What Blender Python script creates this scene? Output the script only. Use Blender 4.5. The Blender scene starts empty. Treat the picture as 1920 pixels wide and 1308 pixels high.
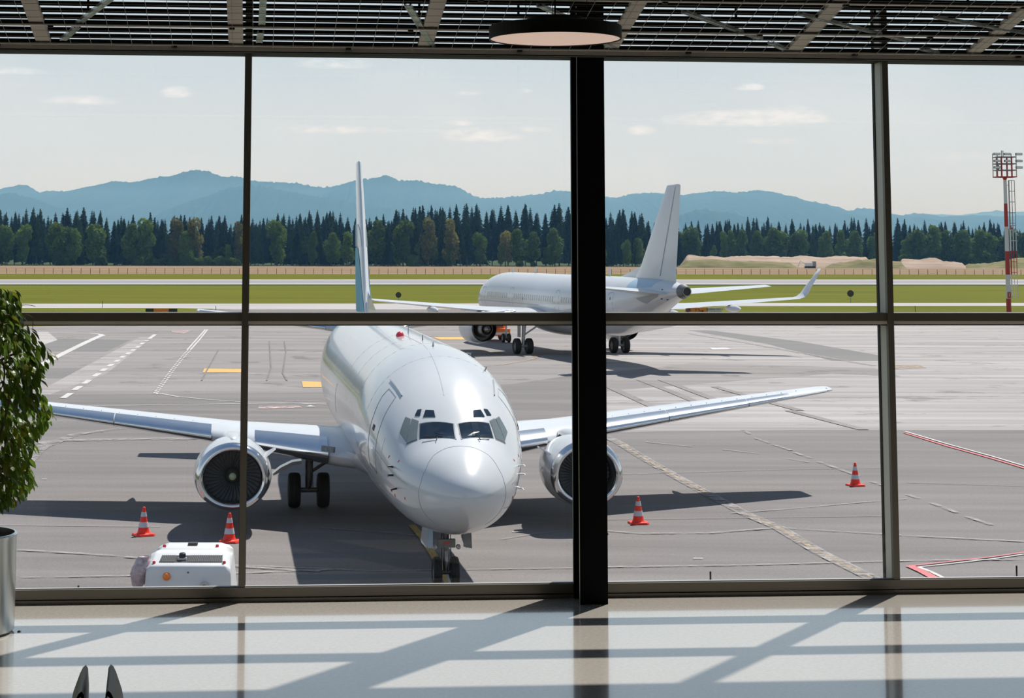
import bpy, math, random
import numpy as np
from mathutils import Vector, Matrix, noise

random.seed(7)
rng = np.random.default_rng(11)
scene = bpy.context.scene
COL = scene.collection
PI = math.pi

# ------------------------------------------------------------------ camera
# apron is z = 0, the eye is 7.6 m above it, 1.585 m above the lounge floor
EYE = 7.6
FOC, PX, PY, PITCH, ROLL = 3482.0, 780.0, 99.4, 0.106, 0.003
_cp, _sp, _cr, _sr = math.cos(PITCH), math.sin(PITCH), math.cos(ROLL), math.sin(ROLL)
_f = Vector((0, _cp, _sp)); _u0 = Vector((0, -_sp, _cp)); _x0 = Vector((1, 0, 0))
_r = _x0 * _cr + _u0 * _sr
_u = -_x0 * _sr + _u0 * _cr
cam_data = bpy.data.cameras.new('camera')
cam = bpy.data.objects.new('camera', cam_data)
COL.objects.link(cam)
cam_data.sensor_width = 36.0
cam_data.lens = FOC / 1920 * 36
cam_data.shift_x = (960 - PX) / 1920
cam_data.shift_y = (PY - 654) / 1920
cam_data.clip_start = 0.1
cam_data.clip_end = 60000
cam.matrix_world = Matrix(((_r.x, _u.x, -_f.x, 0), (_r.y, _u.y, -_f.y, 0), (_r.z, _u.z, -_f.z, EYE), (0, 0, 0, 1)))
scene.camera = cam

def ray(u, v):
    a, b = (u - PX) / FOC, -(v - PY) / FOC
    return _r * a + _f + _u * b

def ground(u, v, z=0.0):
    d = ray(u, v); t = (z - EYE) / d.z
    return (d.x * t, d.y * t)

def at_depth(u, v, y):
    d = ray(u, v); t = y / d.y
    return Vector((d.x * t, y, EYE + d.z * t))

# ------------------------------------------------------------------ light
scene.view_settings.view_transform = 'Standard'
scene.view_settings.look = 'None'
scene.view_settings.exposure = 0.0
scene.view_settings.gamma = 1.0
scene.view_settings.use_curve_mapping = False
scene.cycles.use_denoising = True
scene.cycles.max_bounces = 7
scene.cycles.transparent_max_bounces = 12
scene.cycles.sample_clamp_indirect = 4.0
scene.cycles.caustics_reflective = False
scene.cycles.caustics_refractive = False

SUN_AZ, SUN_EL = math.radians(32.5), math.radians(57.8)
sun_data = bpy.data.lights.new('sun', 'SUN')
sun_data.energy = 6.2
sun_data.color = (1.0, 0.955, 0.89)
sun_data.angle = math.radians(0.6)
sun = bpy.data.objects.new('sun', sun_data)
COL.objects.link(sun)
sd = Vector((math.sin(SUN_AZ) * math.cos(SUN_EL), math.cos(SUN_AZ) * math.cos(SUN_EL), math.sin(SUN_EL)))
sun.rotation_euler = sd.to_track_quat('Z', 'Y').to_euler()
sun.location = sd * 60

world = bpy.data.worlds.new('sky'); scene.world = world
world.use_nodes = True
wt = world.node_tree; wt.nodes.clear()
def wn(t, **k):
    n = wt.nodes.new(t)
    for a, b in k.items(): setattr(n, a, b)
    return n
def wl(a, b): wt.links.new(a, b)
w_out = wn('ShaderNodeOutputWorld'); w_bg = wn('ShaderNodeBackground'); wl(w_bg.outputs[0], w_out.inputs[0])
w_tc = wn('ShaderNodeTexCoord'); w_sep = wn('ShaderNodeSeparateXYZ'); wl(w_tc.outputs['Generated'], w_sep.inputs[0])
w_ramp = wn('ShaderNodeValToRGB'); wl(w_sep.outputs['Z'], w_ramp.inputs[0])
cr = w_ramp.color_ramp
cr.elements[0].position = 0.0; cr.elements[0].color = (0.80, 0.88, 0.96, 1)
cr.elements[1].position = 1.0; cr.elements[1].color = (0.07, 0.15, 0.32, 1)
for p_, c_ in ((0.035, (0.79, 0.87, 0.945, 1)), (0.07, (0.76, 0.82, 0.87, 1)), (0.12, (0.62, 0.73, 0.80, 1)), (0.35, (0.24, 0.34, 0.48, 1))):
    e_ = cr.elements.new(p_); e_.color = c_
# a handful of fair-weather clouds standing in the sky at fixed bearings
def mth(op, a=None, b=None, c=None):
    n = wn('ShaderNodeMath', operation=op)
    for i, v in enumerate((a, b, c)):
        if v is None: continue
        if isinstance(v, (int, float)): n.inputs[i].default_value = v
        else: wl(v, n.inputs[i])
    return n.outputs[0]
w_az = mth('ARCTAN2', w_sep.outputs['X'], w_sep.outputs['Y'])
w_el = mth('ARCSINE', w_sep.outputs['Z'])
w_cmb = wn('ShaderNodeCombineXYZ'); wl(w_az, w_cmb.inputs[0]); wl(w_el, w_cmb.inputs[1])
w_map = wn('ShaderNodeVectorMath', operation='MULTIPLY'); wl(w_cmb.outputs[0], w_map.inputs[0]); w_map.inputs[1].default_value = (1, 2.2, 1)
w_noi = wn('ShaderNodeTexNoise'); wl(w_map.outputs[0], w_noi.inputs['Vector'])
w_noi.inputs['Scale'].default_value = 95; w_noi.inputs['Detail'].default_value = 6; w_noi.inputs['Roughness'].default_value = 0.62
w_noi2 = wn('ShaderNodeTexNoise'); wl(w_map.outputs[0], w_noi2.inputs['Vector'])
w_noi2.inputs['Scale'].default_value = 9; w_noi2.inputs['Detail'].default_value = 4
acc = None; shade = None
CLOUDS = [(332, 176, 30, 12, .95), (150, 190, 68, 10, .62), (900, 257, 72, 15, .72), (1400, 226, 140, 17, .85), (1300, 222, 60, 8, .5), (1480, 218, 55, 16, .9),
          (1200, 247, 28, 10, .7), (1405, 165, 26, 8, .8), (620, 245, 110, 9, .45), (880, 175, 25, 5, .4), (625, 122, 70, 11, .4),
          (860, 232, 30, 7, .4), (1000, 244, 40, 6, .35), (1440, 266, 60, 6, .3), (20, 135, 60, 8, .3), (1800, 295, 70, 9, .25), (985, 172, 16, 5, .4)]
for (u, v, a, b, s) in CLOUDS:
    d = ray(u, v).normalized()
    caz, cel = math.atan2(d.x, d.y), math.asin(d.z)
    A, B = a / 3482 * 1.2, b / 3482 * 1.35
    du = mth('DIVIDE', mth('SUBTRACT', w_az, caz), A)
    dv = mth('DIVIDE', mth('SUBTRACT', w_el, cel), B)
    # flat base, domed top
    dvv = mth('MAXIMUM', dv, mth('MULTIPLY', dv, -1.9))
    rr = mth('ADD', mth('MULTIPLY', du, du), mth('MULTIPLY', dvv, dvv))
    g = mth('MAXIMUM', mth('SUBTRACT', 1.0, rr), 0.0)
    g = mth('MULTIPLY', g, s)
    acc = g if acc is None else mth('MAXIMUM', acc, g)
nz = mth('MULTIPLY', mth('SUBTRACT', w_noi.outputs[0], 0.5), 2.6)
cl = mth('MULTIPLY', mth('ADD', acc, mth('MULTIPLY', nz, mth('MINIMUM', mth('MULTIPLY', acc, 3.0), 1.0))), 1.0)
cl = mth('MINIMUM', mth('MAXIMUM', cl, 0.0), 1.0)
haze = mth('MULTIPLY', mth('MAXIMUM', mth('SUBTRACT', w_noi2.outputs[0], 0.45), 0.0), 0.7)
fac = mth('MINIMUM', mth('ADD', mth('MULTIPLY', cl, 0.85), haze), 1.0)
w_mix = wn('ShaderNodeMix', data_type='RGBA'); wl(fac, w_mix.inputs[0]); wl(w_ramp.outputs[0], w_mix.inputs[6]); w_mix.inputs[7].default_value = (1.02, 1.03, 1.05, 1)
wl(w_mix.outputs[2], w_bg.inputs[0]); w_bg.inputs[1].default_value = 1.0

# ------------------------------------------------------------------ materials
def glow(m, col, s):
    b = m.node_tree.nodes['Principled BSDF']; b.inputs['Emission Color'].default_value = (*col, 1); b.inputs['Emission Strength'].default_value = s
def mat(name, col, rough=0.5, metal=0.0, coat=0.0, var=0.0, vscale=4.0, stretch=(1, 1, 1), spec=0.5, coords='Object', bump=0.0, bscale=40.0, trans=0.0):
    m = bpy.data.materials.new(name); m.use_nodes = True
    nt = m.node_tree; b = nt.nodes['Principled BSDF']
    b.inputs['Base Color'].default_value = (*col, 1)
    b.inputs['Roughness'].default_value = rough
    b.inputs['Metallic'].default_value = metal
    b.inputs['Specular IOR Level'].default_value = spec
    b.inputs['Coat Weight'].default_value = coat
    b.inputs['Coat Roughness'].default_value = 0.06
    if var > 0 or bump > 0:
        tc = nt.nodes.new('ShaderNodeTexCoord'); mp = nt.nodes.new('ShaderNodeMapping')
        nt.links.new(tc.outputs[coords], mp.inputs[0]); mp.inputs['Scale'].default_value = stretch
    if var > 0:
        n = nt.nodes.new('ShaderNodeTexNoise'); nt.links.new(mp.outputs[0], n.inputs['Vector'])
        n.inputs['Scale'].default_value = vscale; n.inputs['Detail'].default_value = 6; n.inputs['Roughness'].default_value = 0.6
        r = nt.nodes.new('ShaderNodeValToRGB'); nt.links.new(n.outputs[0], r.inputs[0])
        r.color_ramp.elements[0].position = 0.3; r.color_ramp.elements[1].position = 0.7
        r.color_ramp.elements[0].color = (*[c * (1 - var) for c in col], 1)
        r.color_ramp.elements[1].color = (*[min(1, c * (1 + var)) for c in col], 1)
        nt.links.new(r.outputs[0], b.inputs['Base Color'])
    if bump > 0:
        n2 = nt.nodes.new('ShaderNodeTexNoise'); nt.links.new(mp.outputs[0], n2.inputs['Vector']); n2.inputs['Scale'].default_value = bscale; n2.inputs['Detail'].default_value = 4
        bp = nt.nodes.new('ShaderNodeBump'); bp.inputs['Strength'].default_value = bump; bp.inputs['Distance'].default_value = 0.05
        nt.links.new(n2.outputs[0], bp.inputs['Height']); nt.links.new(bp.outputs[0], b.inputs['Normal'])
    if trans > 0:
        b.inputs['Transmission Weight'].default_value = trans
    return m

M = {}
M['paint'] = mat('aircraft_white_paint', (0.62, 0.63, 0.645), 0.24, coat=0.6, var=0.035, vscale=0.6)
M['paint_a'] = mat('airliner_white_paint', (0.60, 0.615, 0.635), 0.3, coat=0.45, var=0.03, vscale=0.5)
M['belly'] = mat('aircraft_grey_paint', (0.42, 0.42, 0.42), 0.4, coat=0.2, var=0.06, vscale=1.2)
M['wing'] = mat('wing_grey_paint', (0.62, 0.64, 0.67), 0.32, coat=0.25, var=0.05, vscale=1.0)
M['alu'] = mat('polished_aluminium', (0.72, 0.74, 0.77), 0.2, metal=1.0, var=0.05, vscale=2.0)
M['lip'] = mat('polished_inlet_metal', (0.72, 0.73, 0.75), 0.14, metal=1.0)
M['gear'] = mat('gear_steel', (0.16, 0.16, 0.165), 0.45, metal=0.5, var=0.2, vscale=9)
M['gear_l'] = mat('gear_light_grey', (0.45, 0.45, 0.46), 0.4, metal=0.3)
M['rubber'] = mat('tyre_rubber', (0.012, 0.012, 0.013), 0.75, var=0.2, vscale=6)
M['rim'] = mat('wheel_rim', (0.22, 0.22, 0.23), 0.5, metal=0.4)
M['fan'] = mat('fan_titanium', (0.30, 0.31, 0.32), 0.4, metal=0.3)
M['duct'] = mat('inlet_duct', (0.05, 0.05, 0.055), 0.45, metal=0.2)
M['spin'] = mat('spinner_paint', (0.10, 0.11, 0.09), 0.35)
M['spinw'] = mat('spinner_mark', (0.55, 0.62, 0.40), 0.5)
M['screen'] = mat('cockpit_glass', (0.012, 0.022, 0.035), 0.05, spec=0.8, coat=0.4)
M['screen_s'] = mat('cockpit_side_glass', (0.16, 0.19, 0.19), 0.09, spec=0.8, coat=0.4)
M['seam'] = mat('panel_seam', (0.20, 0.21, 0.23), 0.6)
M['seam_l'] = mat('panel_seam_light', (0.40, 0.415, 0.44), 0.5)
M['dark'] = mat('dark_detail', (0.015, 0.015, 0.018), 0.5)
M['red'] = mat('warning_red', (0.6, 0.03, 0.03), 0.5)
M['teal'] = mat('tail_teal', (0.02, 0.33, 0.47), 0.45)
M['green_l'] = mat('tail_green', (0.16, 0.52, 0.22), 0.25, coat=0.4)
M['tailgrey'] = mat('tail_pale_band', (0.55, 0.63, 0.68), 0.25, coat=0.4)
M['bluepatch'] = mat('pale_blue_paint', (0.34, 0.47, 0.60), 0.3, coat=0.4)
M['stabpatch'] = mat('stab_seal_grey', (0.34, 0.36, 0.38), 0.45)
M['core'] = mat('exhaust_metal', (0.24, 0.23, 0.22), 0.35, metal=0.9)
M['winA'] = mat('cabin_window_shade', (0.24, 0.28, 0.32), 0.2, coat=0.5)
M['orange'] = mat('tug_orange', (0.85, 0.19, 0.03), 0.45)
M['white'] = mat('plain_white', (0.75, 0.75, 0.74), 0.45)
M['cone_o'] = mat('cone_orange', (0.86, 0.035, 0.015), 0.5)
M['cone_w'] = mat('cone_reflective_band', (0.52, 0.55, 0.60), 0.4)
M['gpu'] = mat('unit_white_paint', (0.66, 0.66, 0.66), 0.4, coat=0.2, var=0.05, vscale=2.5)
M['gpu_edge'] = mat('unit_cream', (0.50, 0.48, 0.45), 0.5)
M['amber'] = mat('amber_lens', (0.9, 0.22, 0.02), 0.2, coat=0.6)
M['redlens'] = mat('red_lens', (0.6, 0.03, 0.05), 0.25, coat=0.5)
M['bag'] = mat('plastic_cover', (0.42, 0.33, 0.36), 0.4, var=0.4, vscale=9)
M['frame'] = mat('bronze_frame', (0.13, 0.12, 0.10), 0.42)
M['frame_l'] = mat('anodised_bead', (0.70, 0.66, 0.60), 0.45)
M['gasket'] = mat('black_gasket', (0.01, 0.01, 0.01), 0.7)
M['column'] = mat('black_steel', (0.003, 0.0045, 0.005), 0.8, spec=0.1)
M['fin_blk'] = mat('black_louver', (0.010, 0.010, 0.011), 0.5)
M['rail'] = mat('rail_black', (0.012, 0.012, 0.013), 0.5)
M['rail_l'] = mat('rail_flange', (0.82, 0.76, 0.69), 0.5)
M['rafter'] = mat('rafter_taupe', (0.74, 0.67, 0.60), 0.55)
M['zinc'] = mat('galvanised_steel', (0.62, 0.70, 0.76), 0.32, metal=0.7, var=0.5, vscale=14)
M['wire'] = mat('wire_grey', (0.45, 0.43, 0.41), 0.5)
M['lampb'] = mat('lamp_black', (0.010, 0.010, 0.012), 0.6)
M['lampd'] = mat('lamp_diffuser', (0.92, 0.74, 0.64), 0.6)
M['wallp'] = mat('lounge_wall', (0.80, 0.78, 0.75), 0.8)
M['roofp'] = mat('roof_pale', (0.65, 0.63, 0.6), 0.8)  # pale tone, raised to bounce more fill light into the lounge
M['facade'] = mat('facade_panel', (0.30, 0.30, 0.30), 0.7)
M['pot'] = mat('brushed_steel_pot', (0.56, 0.60, 0.60), 0.26, metal=0.9, var=0.12, vscale=3, stretch=(14, 14, 0.3))
M['soil'] = mat('potting_soil', (0.02, 0.014, 0.01), 0.9)
M['bark'] = mat('bark', (0.10, 0.07, 0.05), 0.8)
M['leaf'] = mat('ficus_leaf', (0.13, 0.22, 0.025), 0.35, var=0.5, vscale=3)
M['leafy'] = mat('ficus_leaf_yellow', (0.20, 0.22, 0.02), 0.4, var=0.4, vscale=3)
M['chair'] = mat('black_seat_shell', (0.006, 0.0075, 0.009), 0.42, spec=0.3)
M['chair_in'] = mat('seat_recess', (0.01, 0.01, 0.01), 0.7)
M['mred'] = mat('mast_red', (0.42, 0.035, 0.04), 0.5)
M['mwhite'] = mat('mast_white', (0.66, 0.64, 0.66), 0.5)
M['mgrey'] = mat('mast_galvanised', (0.26, 0.25, 0.26), 0.5)
M['lampgrey'] = mat('floodlight_grey', (0.20, 0.21, 0.21), 0.5)
M['post'] = mat('fence_post', (0.10, 0.10, 0.085), 0.8)
M['line_w'] = mat('line_white', (0.52, 0.50, 0.49), 0.7, var=0.12, vscale=3, coords='Generated')
M['line_f'] = mat('line_faded', (0.31, 0.285, 0.275), 0.8, var=0.25, vscale=40, coords='Generated')
M['line_o'] = mat('line_yellow', (0.62, 0.34, 0.09), 0.7, var=0.12, vscale=30, coords='Generated')
M['line_y'] = mat('line_lead_in', (0.42, 0.27, 0.07), 0.7, var=0.3, vscale=30, coords='Generated')
M['line_yf'] = mat('line_old_yellow', (0.38, 0.29, 0.20), 0.8, var=0.3, vscale=60, coords='Generated')
M['line_r'] = mat('line_red', (0.50, 0.12, 0.13), 0.7, var=0.1, vscale=30, coords='Generated')
M['line_p'] = mat('line_pink', (0.50, 0.36, 0.34), 0.7, var=0.15, vscale=30, coords='Generated')
M['s_orange'] = mat('sign_orange', (0.75, 0.24, 0.04), 0.5)
M['s_black'] = mat('sign_black', (0.012, 0.02, 0.015), 0.5)
M['s_white'] = mat('sign_white', (0.60, 0.57, 0.52), 0.5)
M['s_red'] = mat('sign_red', (0.60, 0.10, 0.08), 0.5)

def ground_mat(name, c1, c2, sx, sy, scale=1.0, rough=0.85, fine=0.12, spec=0.3):
    """two-tone world-position noise, stretched along the ground"""
    m = bpy.data.materials.new(name); m.use_nodes = True
    nt = m.node_tree; b = nt.nodes['Principled BSDF']; b.inputs['Roughness'].default_value = rough; b.inputs['Specular IOR Level'].default_value = spec
    g = nt.nodes.new('ShaderNodeNewGeometry'); mp = nt.nodes.new('ShaderNodeMapping'); nt.links.new(g.outputs['Position'], mp.inputs[0])
    mp.inputs['Scale'].default_value = (sx, sy, 1)
    n = nt.nodes.new('ShaderNodeTexNoise'); nt.links.new(mp.outputs[0], n.inputs['Vector']); n.inputs['Scale'].default_value = scale
    n.inputs['Detail'].default_value = 7; n.inputs['Roughness'].default_value = 0.62
    r = nt.nodes.new('ShaderNodeValToRGB'); nt.links.new(n.outputs[0], r.inputs[0])
    r.color_ramp.elements[0].position = 0.34; r.color_ramp.elements[1].position = 0.66
    r.color_ramp.elements[0].color = (*c1, 1); r.color_ramp.elements[1].color = (*c2, 1)
    n2 = nt.nodes.new('ShaderNodeTexNoise'); nt.links.new(g.outputs['Position'], n2.inputs['Vector']); n2.inputs['Scale'].default_value = 14; n2.inputs['Detail'].default_value = 3
    mx = nt.nodes.new('ShaderNodeMix'); mx.data_type = 'RGBA'; mx.blend_type = 'MULTIPLY'; mx.inputs[0].default_value = 1.0
    r2 = nt.nodes.new('ShaderNodeValToRGB'); nt.links.new(n2.outputs[0], r2.inputs[0])
    r2.color_ramp.elements[0].position = 0.3; r2.color_ramp.elements[1].position = 0.7
    r2.color_ramp.elements[0].color = (1 - fine, 1 - fine, 1 - fine, 1); r2.color_ramp.elements[1].color = (1, 1, 1, 1)
    nt.links.new(r.outputs[0], mx.inputs[6]); nt.links.new(r2.outputs[0], mx.inputs[7])
    nt.links.new(mx.outputs[2], b.inputs['Base Color'])
    return m
M['asphalt'] = ground_mat('asphalt', (0.165, 0.150, 0.147), (0.23, 0.211, 0.206), 0.05, 0.55, 1.0, fine=0.25)
M['asphalt_l'] = ground_mat('asphalt_worn', (0.25, 0.23, 0.224), (0.42, 0.39, 0.38), 0.035, 0.5, 1.0, fine=0.15)
M['asphalt_m'] = ground_mat('asphalt_mid', (0.205, 0.188, 0.183), (0.30, 0.277, 0.268), 0.03, 0.3, 1.0, fine=0.15)
M['asphalt_d'] = ground_mat('asphalt_repair', (0.17, 0.163, 0.16), (0.20, 0.19, 0.186), 0.05, 0.3, 1.0, fine=0.1)
M['concrete'] = ground_mat('taxiway_concrete', (0.36, 0.335, 0.325), (0.46, 0.43, 0.42), 0.03, 0.2, 1.0)
M['runway'] = ground_mat('runway_asphalt', (0.25, 0.235, 0.25), (0.31, 0.29, 0.30), 0.01, 0.1, 1.0)
M['grass'] = ground_mat('mown_grass', (0.092, 0.103, 0.008), (0.145, 0.15, 0.013), 0.02, 0.12, 1.0, spec=0.05)
M['wheat'] = ground_mat('ripe_field', (0.23, 0.155, 0.092), (0.30, 0.21, 0.13), 0.02, 0.05, 1.0, spec=0.05)
M['scrub'] = ground_mat('forest_floor', (0.03, 0.05, 0.015), (0.06, 0.09, 0.02), 0.05, 0.05, 1.0, spec=0.05)
M['dirt'] = ground_mat('bare_earth', (0.30, 0.22, 0.16), (0.46, 0.36, 0.29), 0.04, 0.04, 1.0, spec=0.05)
M['weeds'] = ground_mat('weedy_earth', (0.12, 0.13, 0.04), (0.26, 0.22, 0.12), 0.12, 0.12, 1.0, spec=0.05)
M['floor'] = mat('polished_terrazzo', (0.53, 0.485, 0.435), 0.16, coat=1.0, var=0.10, vscale=60, coords='Object', spec=0.5)
M['spruce'] = mat('spruce_needles', (0.017, 0.038, 0.016), 0.7, var=0.35, vscale=0.25, coords='Object', spec=0.1)
M['spruce2'] = mat('spruce_needles_pale', (0.035, 0.062, 0.022), 0.7, var=0.35, vscale=0.25, coords='Object', spec=0.1)
M['broad'] = mat('broadleaf_green', (0.10, 0.16, 0.028), 0.7, var=0.35, vscale=0.25, coords='Object', spec=0.1)
M['broad2'] = mat('broadleaf_olive', (0.20, 0.19, 0.05), 0.7, var=0.35, vscale=0.25, coords='Object', spec=0.1)
M['trunk'] = mat('tree_trunk', (0.10, 0.085, 0.07), 0.8)
M['mountain'] = ground_mat('mountain_forest', (0.022, 0.045, 0.028), (0.05, 0.085, 0.045), 0.004, 0.004, 1.0, spec=0.02)

# worn paint: the asphalt shows through where the paint is gone
def worn(m, lo, hi, sc):
    nt = m.node_tree; b = nt.nodes['Principled BSDF']; g = nt.nodes.new('ShaderNodeNewGeometry'); n = nt.nodes.new('ShaderNodeTexNoise')
    nt.links.new(g.outputs['Position'], n.inputs['Vector']); n.inputs['Scale'].default_value = sc; n.inputs['Detail'].default_value = 5; n.inputs['Roughness'].default_value = .7
    mr = nt.nodes.new('ShaderNodeMapRange'); nt.links.new(n.outputs[0], mr.inputs[0]); mr.inputs[1].default_value = lo; mr.inputs[2].default_value = hi
    nt.links.new(mr.outputs[0], b.inputs['Alpha'])
worn(M['line_f'], .36, .62, 1.6); worn(M['line_yf'], .38, .60, 2.2); worn(M['line_p'], .34, .60, 2.0); worn(M['line_w'], .18, .40, 2.5); worn(M['asphalt_l'], .20, .42, .25); worn(M['asphalt_m'], .22, .42, .22)

glow(M['lampd'], (1.0, 0.70, 0.57), 0.42)
# leaves let part of the light through
def leafy(m, share):
    nt = m.node_tree; b = nt.nodes['Principled BSDF']; o = nt.nodes['Material Output']
    t = nt.nodes.new('ShaderNodeBsdfTranslucent'); mx = nt.nodes.new('ShaderNodeMixShader'); mx.inputs[0].default_value = share
    src = b.inputs['Base Color'].links[0].from_socket
    oi = nt.nodes.new('ShaderNodeObjectInfo'); hs = nt.nodes.new('ShaderNodeHueSaturation'); mr = nt.nodes.new('ShaderNodeMapRange')
    nt.links.new(oi.outputs['Random'], mr.inputs[0]); mr.inputs[3].default_value = 0.7; mr.inputs[4].default_value = 1.45
    nt.links.new(mr.outputs[0], hs.inputs['Value']); nt.links.new(src, hs.inputs['Color'])
    nt.links.new(hs.outputs[0], b.inputs['Base Color']); nt.links.new(hs.outputs[0], t.inputs[0])
    nt.links.new(b.outputs[0], mx.inputs[1]); nt.links.new(t.outputs[0], mx.inputs[2]); nt.links.new(mx.outputs[0], o.inputs['Surface'])
for k_, s_ in (('spruce', .25), ('spruce2', .3), ('broad', .4), ('broad2', .4), ('leaf', .45), ('leafy', .5)): leafy(M[k_], s_)

# glass: clear pane, see-through with a mirror share that grows with the angle
def glass_mat():
    m = bpy.data.materials.new('window_glass'); m.use_nodes = True
    nt = m.node_tree; nt.nodes.clear()
    o = nt.nodes.new('ShaderNodeOutputMaterial'); mx = nt.nodes.new('ShaderNodeMixShader')
    t = nt.nodes.new('ShaderNodeBsdfTransparent'); t.inputs[0].default_value = (0.972, 0.985, 0.98, 1)
    g = nt.nodes.new('ShaderNodeBsdfGlossy'); g.inputs['Roughness'].default_value = 0.0
    f = nt.nodes.new('ShaderNodeLayerWeight'); f.inputs[0].default_value = 0.5
    pw = nt.nodes.new('ShaderNodeMath'); pw.operation = 'POWER'; nt.links.new(f.outputs['Facing'], pw.inputs[0]); pw.inputs[1].default_value = 5.0
    ma = nt.nodes.new('ShaderNodeMath'); ma.operation = 'MULTIPLY_ADD'; nt.links.new(pw.outputs[0], ma.inputs[0]); ma.inputs[1].default_value = 0.9; ma.inputs[2].default_value = 0.05
    nt.links.new(ma.outputs[0], mx.inputs[0]); nt.links.new(t.outputs[0], mx.inputs[1]); nt.links.new(g.outputs[0], mx.inputs[2]); nt.links.new(mx.outputs[0], o.inputs[0])
    return m
M['glass'] = glass_mat()

# ------------------------------------------------------------------ mesh helpers
class MB:
    def __init__(s): s.v = []; s.f = []; s.m = []
    def add(s, vs, fs, mi=0):
        o = len(s.v); s.v += [tuple(p) for p in vs]; s.f += [tuple(i + o for i in f) for f in fs]; s.m += [mi] * len(fs); return s
    def box(s, x0, x1, y0, y1, z0, z1, mi=0):
        vs = [(x, y, z) for x in (x0, x1) for y in (y0, y1) for z in (z0, z1)]
        return s.add(vs, [(0, 1, 3, 2), (4, 6, 7, 5), (0, 4, 5, 1), (2, 3, 7, 6), (0, 2, 6, 4), (1, 5, 7, 3)], mi)
    def bar(s, a, b, w, h, mi=0, up=(0, 0, 1)):
        a = Vector(a); b = Vector(b); d = (b - a).normalized(); u = Vector(up)
        if abs(d.dot(u)) > 0.97: u = Vector((1, 0, 0))
        l = d.cross(u).normalized() * (w / 2); t = l.cross(d).normalized() * (h / 2)
        vs = [p + i * l + j * t for p in (a, b) for i, j in ((-1, -1), (1, -1), (1, 1), (-1, 1))]
        return s.add(vs, [(0, 1, 2, 3), (7, 6, 5, 4), (0, 4, 5, 1), (1, 5, 6, 2), (2, 6, 7, 3), (3, 7, 4, 0)], mi)
    def tube(s, pts, r, n=10, mi=0, cap=True):
        pts = [Vector(p) for p in pts]; rs = r if isinstance(r, (list, tuple)) else [r] * len(pts)
        o = len(s.v); prev = None
        for i, p in enumerate(pts):
            d = (pts[min(i + 1, len(pts) - 1)] - pts[max(i - 1, 0)]).normalized()
            if prev is None:
                a = d.cross(Vector((0, 0, 1)) if abs(d.z) < 0.9 else Vector((1, 0, 0))).normalized()
            else:
                a = (prev - d * prev.dot(d)).normalized()
            prev = a; b = d.cross(a)
            for k in range(n):
                t = 2 * PI * k / n; s.v.append(tuple(p + (a * math.cos(t) + b * math.sin(t)) * rs[i]))
        for i in range(len(pts) - 1):
            for k in range(n):
                s.f.append((o + i * n + k, o + i * n + (k + 1) % n, o + (i + 1) * n + (k + 1) % n, o + (i + 1) * n + k)); s.m.append(mi)
        if cap:
            s.f.append(tuple(o + k for k in reversed(range(n)))); s.m.append(mi)
            e = o + (len(pts) - 1) * n; s.f.append(tuple(e + k for k in range(n))); s.m.append(mi)
        return s
    def lathe(s, prof, n=32, axis='z', c=(0, 0, 0), mi=0, mis=None, closed=False):
        """prof: (along axis, radius)"""
        o = len(s.v)
        for (h, r) in prof:
            for k in range(n):
                t = 2 * PI * k / n; a, b = r * math.cos(t), r * math.sin(t)
                p = {'z': (a, b, h), 'x': (h, a, b), 'y': (a, h, b)}[axis]
                s.v.append((p[0] + c[0], p[1] + c[1], p[2] + c[2]))
        for i in range(len(prof) - 1):
            for k in range(n):
                q = (o + i * n + k, o + i * n + (k + 1) % n, o + (i + 1) * n + (k + 1) % n, o + (i + 1) * n + k)
                s.f.append(q if axis != 'y' else q[::-1]); s.m.append(mis[i] if mis else mi)
        return s
    def build(s, name, mats, parent=None, smooth=False, weld=False, bevel=0.0, autos=None):
        me = bpy.data.meshes.new(name); me.from_pydata(s.v, [], s.f)
        mats = mats if isinstance(mats, (list, tuple)) else [mats]
        for x in mats: me.materials.append(x)
        me.polygons.foreach_set('material_index', s.m)
        if smooth: me.polygons.foreach_set('use_smooth', [True] * len(s.f))
        me.update(); me.validate()
        o = bpy.data.objects.new(name, me); COL.objects.link(o)
        if parent is not None: o.parent = parent
        if bevel > 0:
            b = o.modifiers.new('bevel', 'BEVEL'); b.width = bevel; b.segments = 2; b.limit_method = 'ANGLE'
        return o

def smooth_by_angle(o, ang=40):
    me = o.data
    me.polygons.foreach_set('use_smooth', [True] * len(me.polygons))
    try: me.set_sharp_from_angle(angle=math.radians(ang))
    except Exception: pass
    return o

def empty(name, loc, rz=0.0):
    o = bpy.data.objects.new(name, None); COL.objects.link(o); o.location = loc; o.rotation_euler = (0, 0, rz); o.empty_display_size = 0.2
    return o
def tag(o, label=None, cat=None, group=None, kind=None):
    if label: o['label'] = label
    if cat: o['category'] = cat
    if group: o['group'] = group
    if kind: o['kind'] = kind
    return o
def structure(o): o['kind'] = 'structure'; return o
def copy_tree(o, parent=None):
    c = o.copy(); COL.objects.link(c); c.parent = parent
    for ch in [x for x in o.children]:
        copy_tree(ch, c)
    return c

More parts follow.
